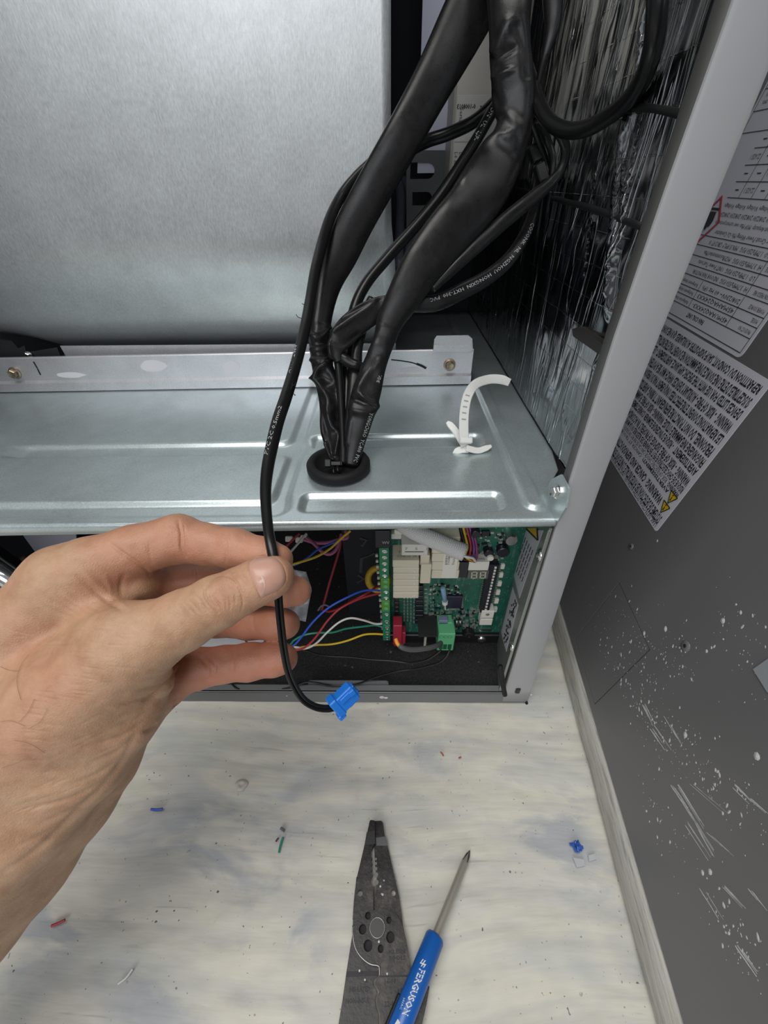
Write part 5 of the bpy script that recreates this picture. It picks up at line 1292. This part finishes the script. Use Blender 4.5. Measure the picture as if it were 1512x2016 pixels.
# coarse pass, then only the blocks near the surface
BS = 16
nb = -(-dims // BS)
Fd = np.full(nb * BS + 1, 1.0, np.float32)
cen = lo + (np.stack(np.meshgrid(*[np.arange(n) for n in nb], indexing='ij'), -1) + .5) * BS * VOX
cf = field(cen.astype(np.float32))
rad = BS * VOX * .9 + .002
Fd[:] = 1.0
for I in np.argwhere(np.abs(cf) < rad):
    s = I * BS
    ax_ = [lo[k] + (s[k] + np.arange(BS + 1)) * VOX for k in range(3)]
    G = np.stack(np.meshgrid(*ax_, indexing='ij'), -1).astype(np.float32)
    Fd[s[0]:s[0] + BS + 1, s[1]:s[1] + BS + 1, s[2]:s[2] + BS + 1] = field(G)
for I in np.argwhere(cf <= -rad):
    s = I * BS; blk = Fd[s[0]:s[0] + BS + 1, s[1]:s[1] + BS + 1, s[2]:s[2] + BS + 1]
    blk[blk == 1.0] = -1.0
# cap the grid so that the forearm closes where the grid ends
Fd[0] = 1; Fd[-1] = 1; Fd[:, 0] = 1; Fd[:, -1] = 1; Fd[:, :, 0] = 1; Fd[:, :, -1] = 1
def surface_nets(f, lo, h):
    s = f < 0
    c = np.zeros(np.array(f.shape) - 1, np.int8)
    for i in (0, 1):
        for j in (0, 1):
            for k in (0, 1): c += s[i:f.shape[0] - 1 + i, j:f.shape[1] - 1 + j, k:f.shape[2] - 1 + k]
    act = np.argwhere((c > 0) & (c < 8)); idx = np.full(c.shape, -1, np.int32); idx[tuple(act.T)] = np.arange(len(act))
    acc = np.zeros((len(act), 3)); cnt = np.zeros(len(act))
    for axis in range(3):
        for a in (0, 1):
            for b in (0, 1):
                o = [0, 0, 0]; oth = [k for k in range(3) if k != axis]; o[oth[0]] = a; o[oth[1]] = b
                p0 = act + o; e = [0, 0, 0]; e[axis] = 1; p1 = p0 + e
                f0 = f[tuple(p0.T)].astype(float); f1 = f[tuple(p1.T)].astype(float)
                mk_ = (f0 < 0) != (f1 < 0); t = np.where(mk_, f0 / np.where(mk_, f0 - f1, 1), 0)
                pt = np.array(o, float)[None] + np.zeros((len(act), 3)); pt[:, axis] += t
                acc[mk_] += pt[mk_]; cnt[mk_] += 1
    V = lo + (act + acc / cnt[:, None]) * h
    Fc = []
    for axis in range(3):
        o1, o2 = [k for k in range(3) if k != axis]
        sl0 = [slice(None)] * 3; sl1 = [slice(None)] * 3; sl0[axis] = slice(0, -1); sl1[axis] = slice(1, None)
        E = np.argwhere(s[tuple(sl0)] != s[tuple(sl1)])
        E = E[(E[:, o1] > 0) & (E[:, o2] > 0)]
        E = E[(E[:, o1] < f.shape[o1] - 1) & (E[:, o2] < f.shape[o2] - 1)]
        q = []
        for (a, b) in ((0, 0), (-1, 0), (-1, -1), (0, -1)):
            p = E.copy(); p[:, o1] += a; p[:, o2] += b; q.append(idx[tuple(p.T)])
        Fc.append(np.stack(q, -1))
    return V, np.concatenate(Fc)
HV_, HF_ = surface_nets(Fd, lo, VOX)
HF_ = HF_[(HF_ >= 0).all(1)]
me = bpy.data.meshes.new('hand'); me.from_pydata(HV_.tolist(), [], HF_.tolist()); me.update()
bm = bmesh.new(); bm.from_mesh(me)
bmesh.ops.recalc_face_normals(bm, faces=bm.faces)
for _ in range(3): bmesh.ops.smooth_vert(bm, verts=bm.verts, factor=.5, use_axis_x=True, use_axis_y=True, use_axis_z=True)
# finer mesh where the room looks at it
bm.normal_update()
near = [f for f in bm.faces if np.array(f.normal) @ (np.array(f.calc_center_median()) - CAM) < .0]
eds = list({e for f in near for e in f.edges})
bmesh.ops.subdivide_edges(bm, edges=eds, cuts=1, use_grid_fill=True, smooth=0)
for _ in range(2): bmesh.ops.smooth_vert(bm, verts=bm.verts, factor=.5, use_axis_x=True, use_axis_y=True, use_axis_z=True)
bm.normal_update(); bm.to_mesh(me); bm.free()
nV = len(me.vertices)
V = np.empty(nV * 3); me.vertices.foreach_get('co', V); V = V.reshape(-1, 3)
Nn = np.array([tuple(v.normal) for v in me.vertices])
pp_ = proj(V)
facing = (Nn * (V - CAM)).sum(1) < .0
bx_ = (pp_[:, 0] // 4).astype(int) + 500; by_ = (pp_[:, 1] // 4).astype(int) + 500
key = np.clip(bx_, 0, 2999) * 3000 + np.clip(by_, 0, 2999)
zb_ = np.full(9000000, 9.0); np.minimum.at(zb_, key, pp_[:, 2])
vis = facing & (pp_[:, 2] < zb_[key] + .003)
H = np.zeros(nV)
def pl_dist(L):
    L = np.array(L, float); L = spline(L, 6) if len(L) > 2 else L
    global taper; taper = np.ones(nV); d = np.full(nV, 1e9); sel = vis & (pp_[:, 0] > L[:, 0].min() - 25) & (pp_[:, 0] < L[:, 0].max() + 25) & (pp_[:, 1] > L[:, 1].min() - 25) & (pp_[:, 1] < L[:, 1].max() + 25)
    if not sel.any(): return d
    Q = pp_[sel, :2]; dm = np.full(len(Q), 1e9); tm = np.zeros(len(Q)); nseg = len(L) - 1
    for i_, (a, b) in enumerate(zip(L[:-1], L[1:])):
        ba = b - a; t = np.clip(((Q - a) @ ba) / (ba @ ba + 1e-9), 0, 1)
        dd_ = np.hypot(*(Q - a - t[:, None] * ba).T); up_d = dd_ < dm
        dm = np.where(up_d, dd_, dm); tm = np.where(up_d, (i_ + t) / nseg, tm)
    d[sel] = dm; taper[sel] = np.clip(np.sin(pi * tm), 0, 1) ** .6 * .9 + .1; return d
def crease(L, depth, w):         # depth in mm, half-width in pixels; negative depth raises a ridge
    global H
    d = pl_dist(L); H -= depth * .001 * np.exp(-(d / w) ** 2) * (taper if L[0] != L[-1] else 1)
# finger creases
for L, dp, w in (
 ([(350, 1022), (356, 1050), (357, 1078), (368, 1100)], .75, 3.2), ([(362, 1030), (365, 1060), (370, 1090)], .35, 2.5), ([(296, 1062), (294, 1085), (300, 1112)], .25, 4),
 ([(444, 1050), (446, 1080), (444, 1112)], .35, 2.6), ([(452, 1048), (456, 1075)], .18, 2.2), ([(215, 1068), (232, 1082), (255, 1098), (285, 1120), (296, 1131)], .7, 4), ([(205, 1062), (240, 1068), (290, 1060)], -.35, 12),
 ([(385, 1115), (388, 1130), (385, 1146)], .4, 2.6), ([(380, 1118), (381, 1140)], .25, 2),
 ([(392, 1292), (408, 1312), (412, 1332)], .55, 4), ([(402, 1288), (424, 1310), (420, 1335)], .35, 3), ([(458, 1278), (460, 1300), (458, 1330)], .25, 3),
 ([(500, 1200), (498, 1222), (502, 1250)], .25, 3),
 # thumb knuckle folds
 ([(404, 1152), (402, 1168), (408, 1182), (420, 1196), (432, 1208)], 0.630, 2.2), ([(408, 1155), (425, 1136), (446, 1134), (462, 1142), (472, 1160), (478, 1185), (474, 1205)], 0.450, 2.0),
 ([(413, 1166), (418, 1184), (430, 1200)], 0.525, 1.8), ([(424, 1160), (421, 1176), (432, 1190), (440, 1204)], 0.450, 1.8), ([(436, 1170), (444, 1182), (446, 1200)], 0.390, 1.8), ([(450, 1172), (453, 1186), (452, 1202)], 0.390, 1.8), ([(462, 1168), (463, 1190)], 0.300, 1.8),
 ([(462, 1130), (480, 1148), (486, 1168)], 0.270, 2), ([(470, 1128), (486, 1142)], 0.180, 2), ([(380, 1168), (392, 1180), (402, 1196), (410, 1206)], 0.420, 2.2), ([(368, 1178), (382, 1192), (396, 1208)], 0.300, 2.2), ([(358, 1182), (374, 1200), (384, 1210)], 0.210, 2.2), ([(346, 1190), (366, 1208)], 0.150, 2.5),
 # web and palm hollows
 ([(157, 1119), (180, 1140), (205, 1162), (232, 1182), (252, 1197)], -.4, 7), ([(150, 1130), (185, 1162), (220, 1188), (245, 1203)], .55, 6), ([(246, 1130), (238, 1150), (238, 1176)], .55, 6), ([(205, 1130), (215, 1150), (220, 1172)], -.3, 6),
 ([(110, 1150), (160, 1185), (200, 1205)], .28, 4), ([(95, 1158), (140, 1190), (190, 1212)], .22, 4), ([(80, 1168), (130, 1198), (170, 1218)], .18, 4), ([(70, 1185), (120, 1208), (175, 1225)], .15, 4),
 # folds under the thumb
 ([(352, 1312), (340, 1330), (322, 1352), (300, 1372), (280, 1382)], .9, 4), ([(345, 1345), (330, 1358), (308, 1374)], -.4, 4), ([(336, 1338), (300, 1352), (262, 1360), (220, 1368)], .45, 4), ([(330, 1352), (292, 1372), (248, 1384), (200, 1392)], .5, 4),
 ([(318, 1372), (280, 1394), (235, 1410)], .42, 4), ([(300, 1396), (262, 1418), (220, 1432)], .35, 4), ([(285, 1420), (245, 1446), (200, 1462), (160, 1470)], .4, 4.5), ([(262, 1455), (220, 1485), (170, 1505)], .4, 5), ([(240, 1492), (195, 1522), (140, 1545)], .45, 5), ([(215, 1530), (165, 1560), (105, 1582), (50, 1592)], .5, 5),
 ([(180, 1570), (130, 1600), (70, 1625)], .4, 5), ([(140, 1610), (90, 1640), (30, 1668)], .35, 5), ([(60, 1530), (110, 1528), (170, 1540)], -.3, 8), ([(20, 1575), (90, 1560), (150, 1562)], -.35, 9),
 ([(270, 1440), (240, 1500), (200, 1552), (150, 1600), (100, 1650), (50, 1690), (0, 1722)], .9, 7),
 ([(310, 1424), (296, 1436), (282, 1442)], .8, 4), ([(352, 1366), (346, 1388), (340, 1394)], .6, 4)):
    crease(L, dp, w)
for _ in range(85):              # faint crosswise skin lines on the wrist side
    x = rng.uniform(-10, 250); y = rng.uniform(1230, 1500)
    if (x - 0) * .8 + (y - 1230) > 330: continue
    L = rng.uniform(25, 70); a = radians(rng.normal(14, 9)); crease([(x, y), (x + L * cos(a), y + L * sin(a) * .6)], rng.uniform(.07, .17), rng.uniform(1.5, 2.6))
for _ in range(26):
    t = rng.random(); x = 330 - 270 * t + rng.normal(0, 22); y = 1345 + 240 * t + rng.normal(0, 18); L = rng.uniform(25, 60); crease([(x, y), (x - L * .9, y + L * .35)], rng.uniform(.08, .2), rng.uniform(1.6, 3))
# nail bed rim
NAIL = [(491, 1121), (491, 1110), (497, 1103), (507, 1098), (528, 1095), (545, 1101), (556, 1113), (562, 1130), (562, 1143), (555, 1155), (543, 1164), (529, 1170), (515, 1176), (509, 1166), (500, 1145)]
crease(NAIL + [NAIL[0]], .28, 2.4)
H += .00012 * np.array([noise.noise((p[0] * 260, p[1] * 260, p[2] * 260)) for p in V])
V2 = V + Nn * H[:, None]
me.vertices.foreach_set('co', V2.ravel()); me.update()
# redness: finger pads and knuckles are pinker than the wrist (the skin's own colour)
red = np.zeros(nV)
for js, amt, reach in ((index_[2:], .55, .013), (middle_[2:], .8, .013), (ring_[2:], .8, .013), (pinky_[1:], .85, .013), (body_[5][0], .5, .013), (thumb_[6:], .25, .011)):
    dmin = np.full(nV, 1e9)
    for A, B in zip(js[:-1], js[1:]):
        ba = B[0] - A[0]; t = np.clip(((V - A[0]) @ ba) / (ba @ ba), 0, 1); dmin = np.minimum(dmin, np.linalg.norm(V - A[0] - t[:, None] * ba, axis=1))
    red = np.maximum(red, amt * np.clip(1.6 - dmin / reach * .9, 0, 1))
for (x, y, r, a) in ((90, 1330, 70, .32), (40, 1460, 60, .28), (170, 1180, 40, .25), (430, 1180, 30, .2), (352, 1070, 40, .2), (520, 1320, 30, .15)):
    red = np.maximum(red, red + a * np.exp(-((pp_[:, 0] - x) ** 2 + (pp_[:, 1] - y) ** 2) / r ** 2) * vis * (1 - red))
at_ = me.attributes.new('redness', 'FLOAT', 'POINT'); at_.data.foreach_set('value', np.clip(red, 0, 1).astype(np.float32))
me.polygons.foreach_set('use_smooth', [True] * len(me.polygons))
def skin_mat():
    M = mat('skin', (.55, .34, .24), .47, spec=.4, Subsurface_Weight=.12, Subsurface_Radius=(.006, .0025, .0012), Subsurface_Scale=1.0); t = NT(M)
    at__ = t.n('ShaderNodeAttribute', attribute_name='redness')
    a = t.noise(t.coord(), 95, 4, .65); b = t.noise(t.coord(), 1500, 3, .7); c = t.noise(t.coord((1, 1, 1)), 30, 3)
    vo = t.n('ShaderNodeTexVoronoi'); vo.feature = 'DISTANCE_TO_EDGE'; vo.inputs['Scale'].default_value = 900; t.l(t.coord((1, 1, 1)), vo.inputs['Vector'])
    base = t.ramp(a, [(.32, (.375, .212, .124)), (.5, (.45, .272, .165)), (.68, (.50, .318, .203))])
    base = t.mix(t.math('MULTIPLY', at__.outputs['Fac'], .9), base, (.49, .185, .118))
    base = t.mix(t.ramp(c, [(.5, (0, 0, 0)), (.72, (.35, .35, .35))]), base, (.52, .24, .155))
    t.base(base)
    n1 = t.bump(a, .16, .0016)
    n2 = t.bump(vo.outputs['Distance'], .30, .0005, n1); t.bump(b, .22, .0004, n2)
    t.rough(t.math('ADD', t.math('MULTIPLY', a, .2), .36))
    return M
me.materials.append(skin_mat())
hand = bpy.data.objects.new('person', me); COL.objects.link(hand)
tag(hand, 'bare left hand and wrist pinching the slim black cable between thumb and forefinger', 'person')
hb = bvh_of(hand)
# thumb nail: a thin curved plate on the nail bed
def inside(x, y, poly):
    c = False; n = len(poly)
    for i in range(n):
        (x1, y1), (x2, y2) = poly[i], poly[i - 1]
        if (y1 > y) != (y2 > y) and x < (x2 - x1) * (y - y1) / (y2 - y1) + x1: c = not c
    return c
cN = np.array((528., 1135.)); ringsN = []
OUT = spline(np.array(NAIL + [NAIL[0]], float), 3)[:-1]
mb = MB(); nO = len(OUT); vv = [drop_on(hb, *cN, .00062)]; steps = (.25, .5, .75, .92, 1.0); lifts = (.0006, .00058, .00050, .00034, .00008)
for s_, l_ in zip(steps, lifts): vv += [drop_on(hb, *(cN + (o - cN) * s_), l_) for o in OUT]
ff = [(0, 1 + i, 1 + (i + 1) % nO) for i in range(nO)]
for k in range(len(steps) - 1): ff += [(1 + k * nO + i, 1 + (k + 1) * nO + i, 1 + (k + 1) * nO + (i + 1) % nO, 1 + k * nO + (i + 1) % nO) for i in range(nO)]
vv = [v if v is not None else vv[0] for v in vv]
M_nail = mat('nail', (.52, .295, .225), .34, spec=.5, Subsurface_Weight=.15, Subsurface_Radius=(.003, .0015, .001), Subsurface_Scale=1.0)
nl = mb.add(np.array(vv), ff).build('thumb_nail', M_nail, hand, True)
nb_ = bvh_of(nl)
LU = spline(np.array([(492, 1121), (502, 1124), (513, 1131), (520, 1142), (521, 1156), (516, 1170), (511, 1168), (501, 1145)], float), 3)
mb = MB(); c0 = LU.mean(0); vv = [drop_on(nb_, *c0, .00006)] + [drop_on(nb_, *p, .00004) for p in LU]; vv = [v if v is not None else vv[0] for v in vv]
mb.add(np.array(vv), [(0, 1 + i, 1 + (i + 1) % len(LU)) for i in range(len(LU))]).build('lunula', mat('lunula', (.60, .41, .33), .36), nl, True)
# a few hairs
mb = MB()
for L in (((2, 1312), (20, 1320), (38, 1322)), ((58, 1290), (42, 1315), (36, 1345), (44, 1378)), ((40, 1420), (58, 1400), (70, 1375)), ((5, 1510), (35, 1500), (60, 1488)), ((95, 1395), (80, 1420), (60, 1432)), ((30, 1455), (60, 1462), (90, 1480)), ((3, 1420), (25, 1418), (52, 1428))):
    C = [drop_on(hb, *p, .0005) for p in spline(np.array(L, float), 5)]; C = [c for c in C if c is not None]
    if len(C) <= 3: continue
    mb = MB(); sweep(mb, C, .00005, .00005, 4); mb.build('hair', mat('hair', (.16, .09, .06), .5), hand)
# ------------------------------------------------------------------ wire stripper on the floor
def zp(pts, z): return [on_z(600 + x / 3.36, 1560 + y / 3.36, z) for x, y in pts]
def tool_mat():
    M = mat('tool_steel', (.03, .028, .027), .42, .35, spec=.35); t = NT(M)
    a = t.noise(t.coord(), 60, 5, .7); b = t.noise(t.coord(), 420, 2)
    t.base(t.ramp(a, [(.36, (.010, .010, .012)), (.55, (.028, .026, .024)), (.74, (.085, .076, .068))]))
    t.rough(t.math('ADD', t.math('MULTIPLY', a, .3), .22)); t.bump(b, .2, .0005); return M
M_tool = tool_mat(); M_edge = mat('worn_edge', (.30, .29, .28), .35, .7)
ws = thing('wire_stripper', 'worn black steel wire stripper lying on the painted floor', 'wire stripper', on_z(740, 1830, .001))
low = [(455, 190), (505, 187), (516, 198), (527, 275), (548, 352), (590, 540), (622, 680), (640, 800), (650, 890), (676, 1010), (697, 1180), (600, 1205), (494, 1200), (455, 1240), (448, 1270), (470, 1300), (478, 1330), (462, 1366), (466, 1410), (486, 1470), (486, 1640), (500, 2300), (190, 2300), (205, 1640), (250, 1370), (275, 1190), (316, 930), (326, 840), (442, 785), (474, 640), (476, 560), (464, 480), (458, 340)]
top = [(430, 187), (440, 182), (462, 186), (466, 262), (459, 345), (440, 385), (437, 420), (447, 438), (436, 452), (448, 472), (436, 488), (447, 508), (436, 528), (450, 545), (434, 575), (432, 600), (452, 620), (454, 780), (500, 768), (545, 778), (600, 800), (640, 860), (664, 960), (690, 1100), (697, 1190), (740, 1222), (826, 1285), (806, 1400), (752, 1640), (720, 2300), (520, 2300), (496, 1640), (498, 1470), (478, 1410), (474, 1360), (493, 1320), (478, 1290), (460, 1265), (472, 1235), (494, 1212), (494, 1168), (484, 1146), (430, 1134), (370, 1086), (332, 1020), (317, 930), (318, 840), (328, 700), (345, 560), (395, 348)]
Z1, Z2, Z3 = .0008, .0048, .0090
def disc(x, y, r, z, n=18):
    c = on_z(600 + x / 3.36, 1560 + y / 3.36, z); k = np.linalg.norm(on_z(600 + (x + r) / 3.36, 1560 + y / 3.36, z) - c)
    return [c + (k * cos(a), k * sin(a), 0) for a in np.linspace(0, 2 * pi, n + 1)[:-1]]
lowp = MB().prism(zp(low, Z2), (0, 0, -(Z2 - Z1)), [disc(585, 664, 17, Z2)]).build('lower_jaw_arm', M_tool, ws)
hl = [disc(*q, Z3) for q in ((418, 816, 19), (556, 845, 17), (383, 906, 25), (566, 958, 28), (418, 1014, 29), (502, 1034, 20), (366, 666, 17))]
topp = MB().prism(zp(top, Z3), (0, 0, -(Z3 - Z2)), hl).build('upper_jaw_arm', M_tool, ws)
for q in ((418, 816, 18.5), (556, 845, 16.5), (383, 906, 24.5), (566, 958, 27.5), (418, 1014, 28.5), (502, 1034, 19.5)): MB().prism(disc(*q, Z2 + .0006), (0, 0, -.0005)).build('hole_shade', M_dark, topp)  # dark discs under the open holes paint the shade inside them
MB().prism(zp([(395, 348), (466, 340), (463, 250), (410, 262)], Z3 + .0006), (0, 0, -.0006)).build('jaw_step', M_black, topp)
MB().prism(zp([(474, 352), (548, 352), (535, 290), (470, 300)], Z2 + .0008), (0, 0, -.0008)).build('jaw_step', mat('worn_step', (.14, .14, .15), .3, .8), lowp)
mb = MB()
for x, y, r in ((472, 545, 13), (474, 595, 14), (470, 470, 8), (470, 440, 7), (470, 505, 10)): MB().prism(disc(x, y, r, Z2 + .0002, 14), (0, 0, -.0002)).build('strip_notch', mat('worn_notch', (.16, .15, .13), .5), lowp)

MB().prism(zp([(455, 620), (482, 616), (484, 772), (458, 776)], .0012), (0, 0, -.0006)).build('jaw_slot', mat('slot_tone', (.20, .19, .16), .6), ws)
c = on_z(600 + 480 / 3.36, 1560 + 897 / 3.36, Z3); R = np.linalg.norm(on_z(600 + 530 / 3.36, 1560 + 897 / 3.36, Z3) - c)
rv = MB().lathe(c, (0, 0, 1), [(0, R * .93), (.0012, R * .93), (.0012, 0)], 32).build('rivet', mat('rivet_steel', (.055, .053, .052), .5, .4), ws)
MB().lathe(c, (0, 0, 1), [(0, R * 1.03), (.0013, R * 1.02), (.0017, R * .97), (.0013, R * .91), (.0012, R * .91)], 36).build('rivet_rim', M_edge, rv, True)
# bright worn edge along the upper arm
mb = MB(); C = np.array(zp([(318, 880), (317, 930), (332, 1020), (370, 1086), (430, 1134), (484, 1146), (494, 1168), (494, 1212)], Z3)); sweep(mb, spline(C, 4), .00045, .00035, 6); mb.build('worn_rim', M_edge, topp, True)
mb = MB(); C = np.array(zp([(345, 560), (328, 700), (318, 840)], Z3)); sweep(mb, spline(C, 4), .0003, .0003, 6); mb.build('worn_rim', mat('worn_soft', (.2, .2, .2), .35, 1.0), topp, True)
mb = MB()
def stamp(s, x, y, x2, y2, h, z, mb):
    a, b = zp([(x, y), (x2, y2)], z + .00015); e = unit(b - a); hh = np.linalg.norm(np.subtract(*zp([(x, y), (x, y - h)], z)))
    text_flat(mb, s, a, e, np.array([-e[1], e[0], 0]), hh, np.linalg.norm(b - a), True)
stamp('KLEIN', 556, 1068, 664, 1062, 28, Z3, mb); stamp('TOOLS', 552, 1112, 668, 1106, 28, Z3, mb); stamp('16-10', 530, 1268, 604, 1262, 34, Z3, mb); stamp('22-10', 528, 1418, 606, 1412, 36, Z3, mb); stamp('USA', 618, 1338, 690, 1332, 38, Z3, mb)
mb.build('stamped_lettering', M_ink, topp)
mb = MB(); stamp('INSULATED', 292, 1322, 430, 1316, 34, Z2, mb); stamp('NON-INSUL', 270, 1398, 430, 1392, 36, Z2, mb); mb.build('stamped_lettering', M_ink, lowp)
mb = MB(); mb.prism(zp([(276, 1185), (500, 1180), (497, 1212), (272, 1222)], Z2 + .0003), (0, 0, -.0003)); mb.build('grip_groove', M_ink, lowp)
mb = MB(); mb.prism(zp([(497, 1213), (700, 1206), (700, 1220), (497, 1222)], Z3 + .0002), (0, 0, -.0002)); mb.build('grip_groove', M_ink, topp)
mb = MB()
for x, y in ((524, 583), (500, 622), (515, 676), (508, 672), (490, 988), (362, 1180), (398, 1240), (545, 1200)):
    MB().prism(disc(x, y, 4 + 3 * rng.random(), (Z2 if 495 < x < 530 and y < 700 else Z3) + .0003, 7), (0, 0, -.0002)).build('paint_fleck', mat('pale_specks', (.50, .50, .50), .5), topp)

# ------------------------------------------------------------------ screwdriver leaning over it
sdv = thing('pocket_screwdriver', 'slim pocket screwdriver with blue handle lying across the stripper', 'screwdriver', on_z(925, 1675, 0))
tip = on_z(925, 1674, .0032); col = on_z(857, 1844, .0125); endp = on_z(772, 2060, .0195)
a = unit(col - tip); a2 = unit(endp - col)
mb = MB(); mb.lathe(tip, a, [(0, .0002), (.0030, .0008), (.0085, .0024), (.010, .0026), (np.linalg.norm(col - tip), .0026)], 18); sh_ = mb.build('shaft', mat('shaft_steel', (.42, .39, .34), .35, .5), sdv, True)
e = unit(np.cross(a, (0, 0, 1))); g = np.cross(e, a)
mb = MB()
for s_ in (0, 1, 2, 3):
    dd = e * cos(s_ * pi / 2 + .6) + g * sin(s_ * pi / 2 + .6); q_ = np.cross(a, dd) * .00035; mb.prism([tip - q_, tip + a * .0035 + dd * .0016 - q_, tip + a * .009 + dd * .0026 - q_, tip + a * .009 - q_], 2 * q_)
mb.build('cross_tip', mat('tip_steel', (.12, .11, .10), .4, .9), sdv)
M_hb = mat('handle_blue', (.008, .105, .42), .33)
L = np.linalg.norm(endp - col); Rr = .0062
mb = MB(); mb.lathe(col - a2 * .001, a2, [(0, 0), (0, .0040), (.0006, .0054), (.0022, Rr), (L, Rr * 1.03), (L + .002, Rr * .8), (L + .002, 0)], 24)
hd_ = mb.build('handle', M_hb, sdv, auto=45)
mb = MB(); mb.frame_box(col + a2 * .034 + e * Rr * .9 - np.array((0, 0, .003)), e * .0022, np.array((0, 0, .0045)), a2 * .05, .0008); mb.build('pocket_clip', M_black, sdv)
hbv = bvh_of(hd_); M_wp = mat('white_ink', (.66, .68, .70), .5)
Q = lambda x, y: (660 + x / 6.3, 1840 + y / 6.3)
mb = MB(); p0, p1 = Q(1046, 418), Q(828, 985); text_drop(mb, 'FERGUSON', hbv, p0, p1, 12.5, True); mb.build('print', M_wp, hd_); mb = MB()
p0, p1 = Q(842, 785), Q(800, 925); text_drop(mb, 'HVAC', hbv, p0, p1, 4.6, False); mb.build('print', M_wp, hd_)
for k in (0, 1):
    c = np.array(Q(1092 + 26 * k, 322 + 14 * k)); L_ = [c + (1, -2), c + (-4, 4), c + (2, 5), c + (-3, 12), c + (-5, 11.5), c + (-2, 7), c + (-7, 5.5), c + (-1, -3)]
    P_ = [drop_on(hbv, *q, .00012) for q in L_]
    if all(p is not None for p in P_): MB().prism(P_, (0, 0, .00005)).build('logo', M_wp, hd_)
c = np.array(Q(770, 1045)); P_ = [drop_on(hbv, *(c + q), .00012) for q in ((1, 0), (-6, 12), (2, 14), (6, 8))]
if all(p is not None for p in P_): MB().prism(P_, (0, 0, .00005)).build('logo', M_wp, hd_)

# ------------------------------------------------------------------ scraps on the floor
def scrap(name, label, cat, pts, r, m_, n=8, group=None):
    mb = MB(); C = spline([on_z(x, y, .0012 + r * .9) for x, y in pts], 5); sweep(mb, C, r, r, n); o = mb.build(name, m_, None, auto=50); tag(o, label, cat, group); return o
scrap('wire_scrap', 'short snip of blue wire insulation on the floor left of the stripper', 'wire scrap', [(297, 1593), (308, 1594), (320, 1592)], .0009, mat('w_blue', (.02, .08, .50), .4))
scrap('wire_scrap', 'snip of green wire insulation standing upright in the picture on the floor', 'wire scrap', [(549, 1679), (552, 1664), (557, 1648)], .0008, WG)
scrap('wire_scrap', 'snip of red wire insulation at the lower left of the floor', 'wire scrap', [(101, 1823), (114, 1818), (128, 1811)], .0009, WR)
scrap('wire_scrap', 'snip of white wire insulation at the lower left of the floor', 'wire scrap', [(232, 1937), (248, 1925), (261, 1908)], .0007, mat('w_white', (.62, .62, .60), .4))
scrap('wire_scrap', 'tiny curl of brown insulation beside the green snip', 'wire scrap', [(543, 1657), (546, 1652), (549, 1650)], .0006, mat('brown_bit', (.10, .03, .02), .5))
scrap('wire_scrap', 'tiny rust-red snip on the floor below the cabinet, left of a second', 'wire scrap', [(867, 1480), (871, 1484), (873, 1488)], .0006, mat('rust_bit', (.33, .09, .05), .5))
scrap('wire_scrap', 'tiny rust-red snip on the floor below the cabinet, right of a second', 'wire scrap', [(903, 1492), (908, 1490)], .0006, mat('rust_bit', (.33, .09, .05), .5))
c = on_z(556, 1633, .0022); d = unit(on_z(560, 1637, .0022) - on_z(551, 1630, .0022))
o = MB().frame_box(c - d * .002 - np.cross(d, (0, 0, 1)) * .001 - (0, 0, .001), d * .004, np.cross(d, (0, 0, 1)) * .002, (0, 0, .0018), .0004).build('metal_crimp', mat('crimp', (.25, .25, .27), .3, .8)); tag(o, 'tiny grey metal crimp above the green snip', 'metal scrap')
mb = MB(); c = on_z(1137, 1668, .003)
for i in range(9):
    q = [c + rng.normal(0, .0018, 3) * (1, 1, .5) for _ in range(4)]; sweep(mb, spline(q, 5), .0011, .0003, 6)
tag(mb.build('blue_wad', mat('blue_wad_m', (.03, .10, .40), .4)), 'crumpled bit of blue plastic film near the wooden trim', 'plastic scrap')
for k, (pp__, lab) in enumerate((([(1128, 1688), (1150, 1692), (1152, 1704), (1136, 1708)], 'flat grey tape bit under the blue wad, nearer the stripper'), ([(1158, 1684), (1172, 1680), (1174, 1692), (1160, 1696)], 'flat grey tape bit under the blue wad, nearer the wooden trim'))):
    o = MB().prism([on_z(*p, .0016) for p in pp__], (0, 0, -.0006)).build('tape_bit', mat('tape_bit_m', (.42, .44, .45), .35)); tag(o, lab, 'tape')
mb = MB(); kc = on_z(475, 1546, .0002)
rows = [kc + (0, 0, .0004)]
for s_, z_ in ((.45, .0010), (.8, .0014), (1.25, .0002)): rows += [kc + (.0042 * s_ * cos(t) * (1 + .2 * sin(3 * t)), .0036 * s_ * sin(t), z_) for t in np.linspace(0, 2 * pi, 15)[:-1]]
ff = [(0, 1 + i, 1 + (i + 1) % 14) for i in range(14)] + [(1 + k * 14 + i, 15 + k * 14 + i, 15 + k * 14 + (i + 1) % 14, 1 + k * 14 + (i + 1) % 14) for k in range(2) for i in range(14)]
ko = mb.add(np.array(rows), ff).build('floor_knot', mat('knot_paint', (.50, .46, .42), .55), bpy.data.objects['floor'], True)
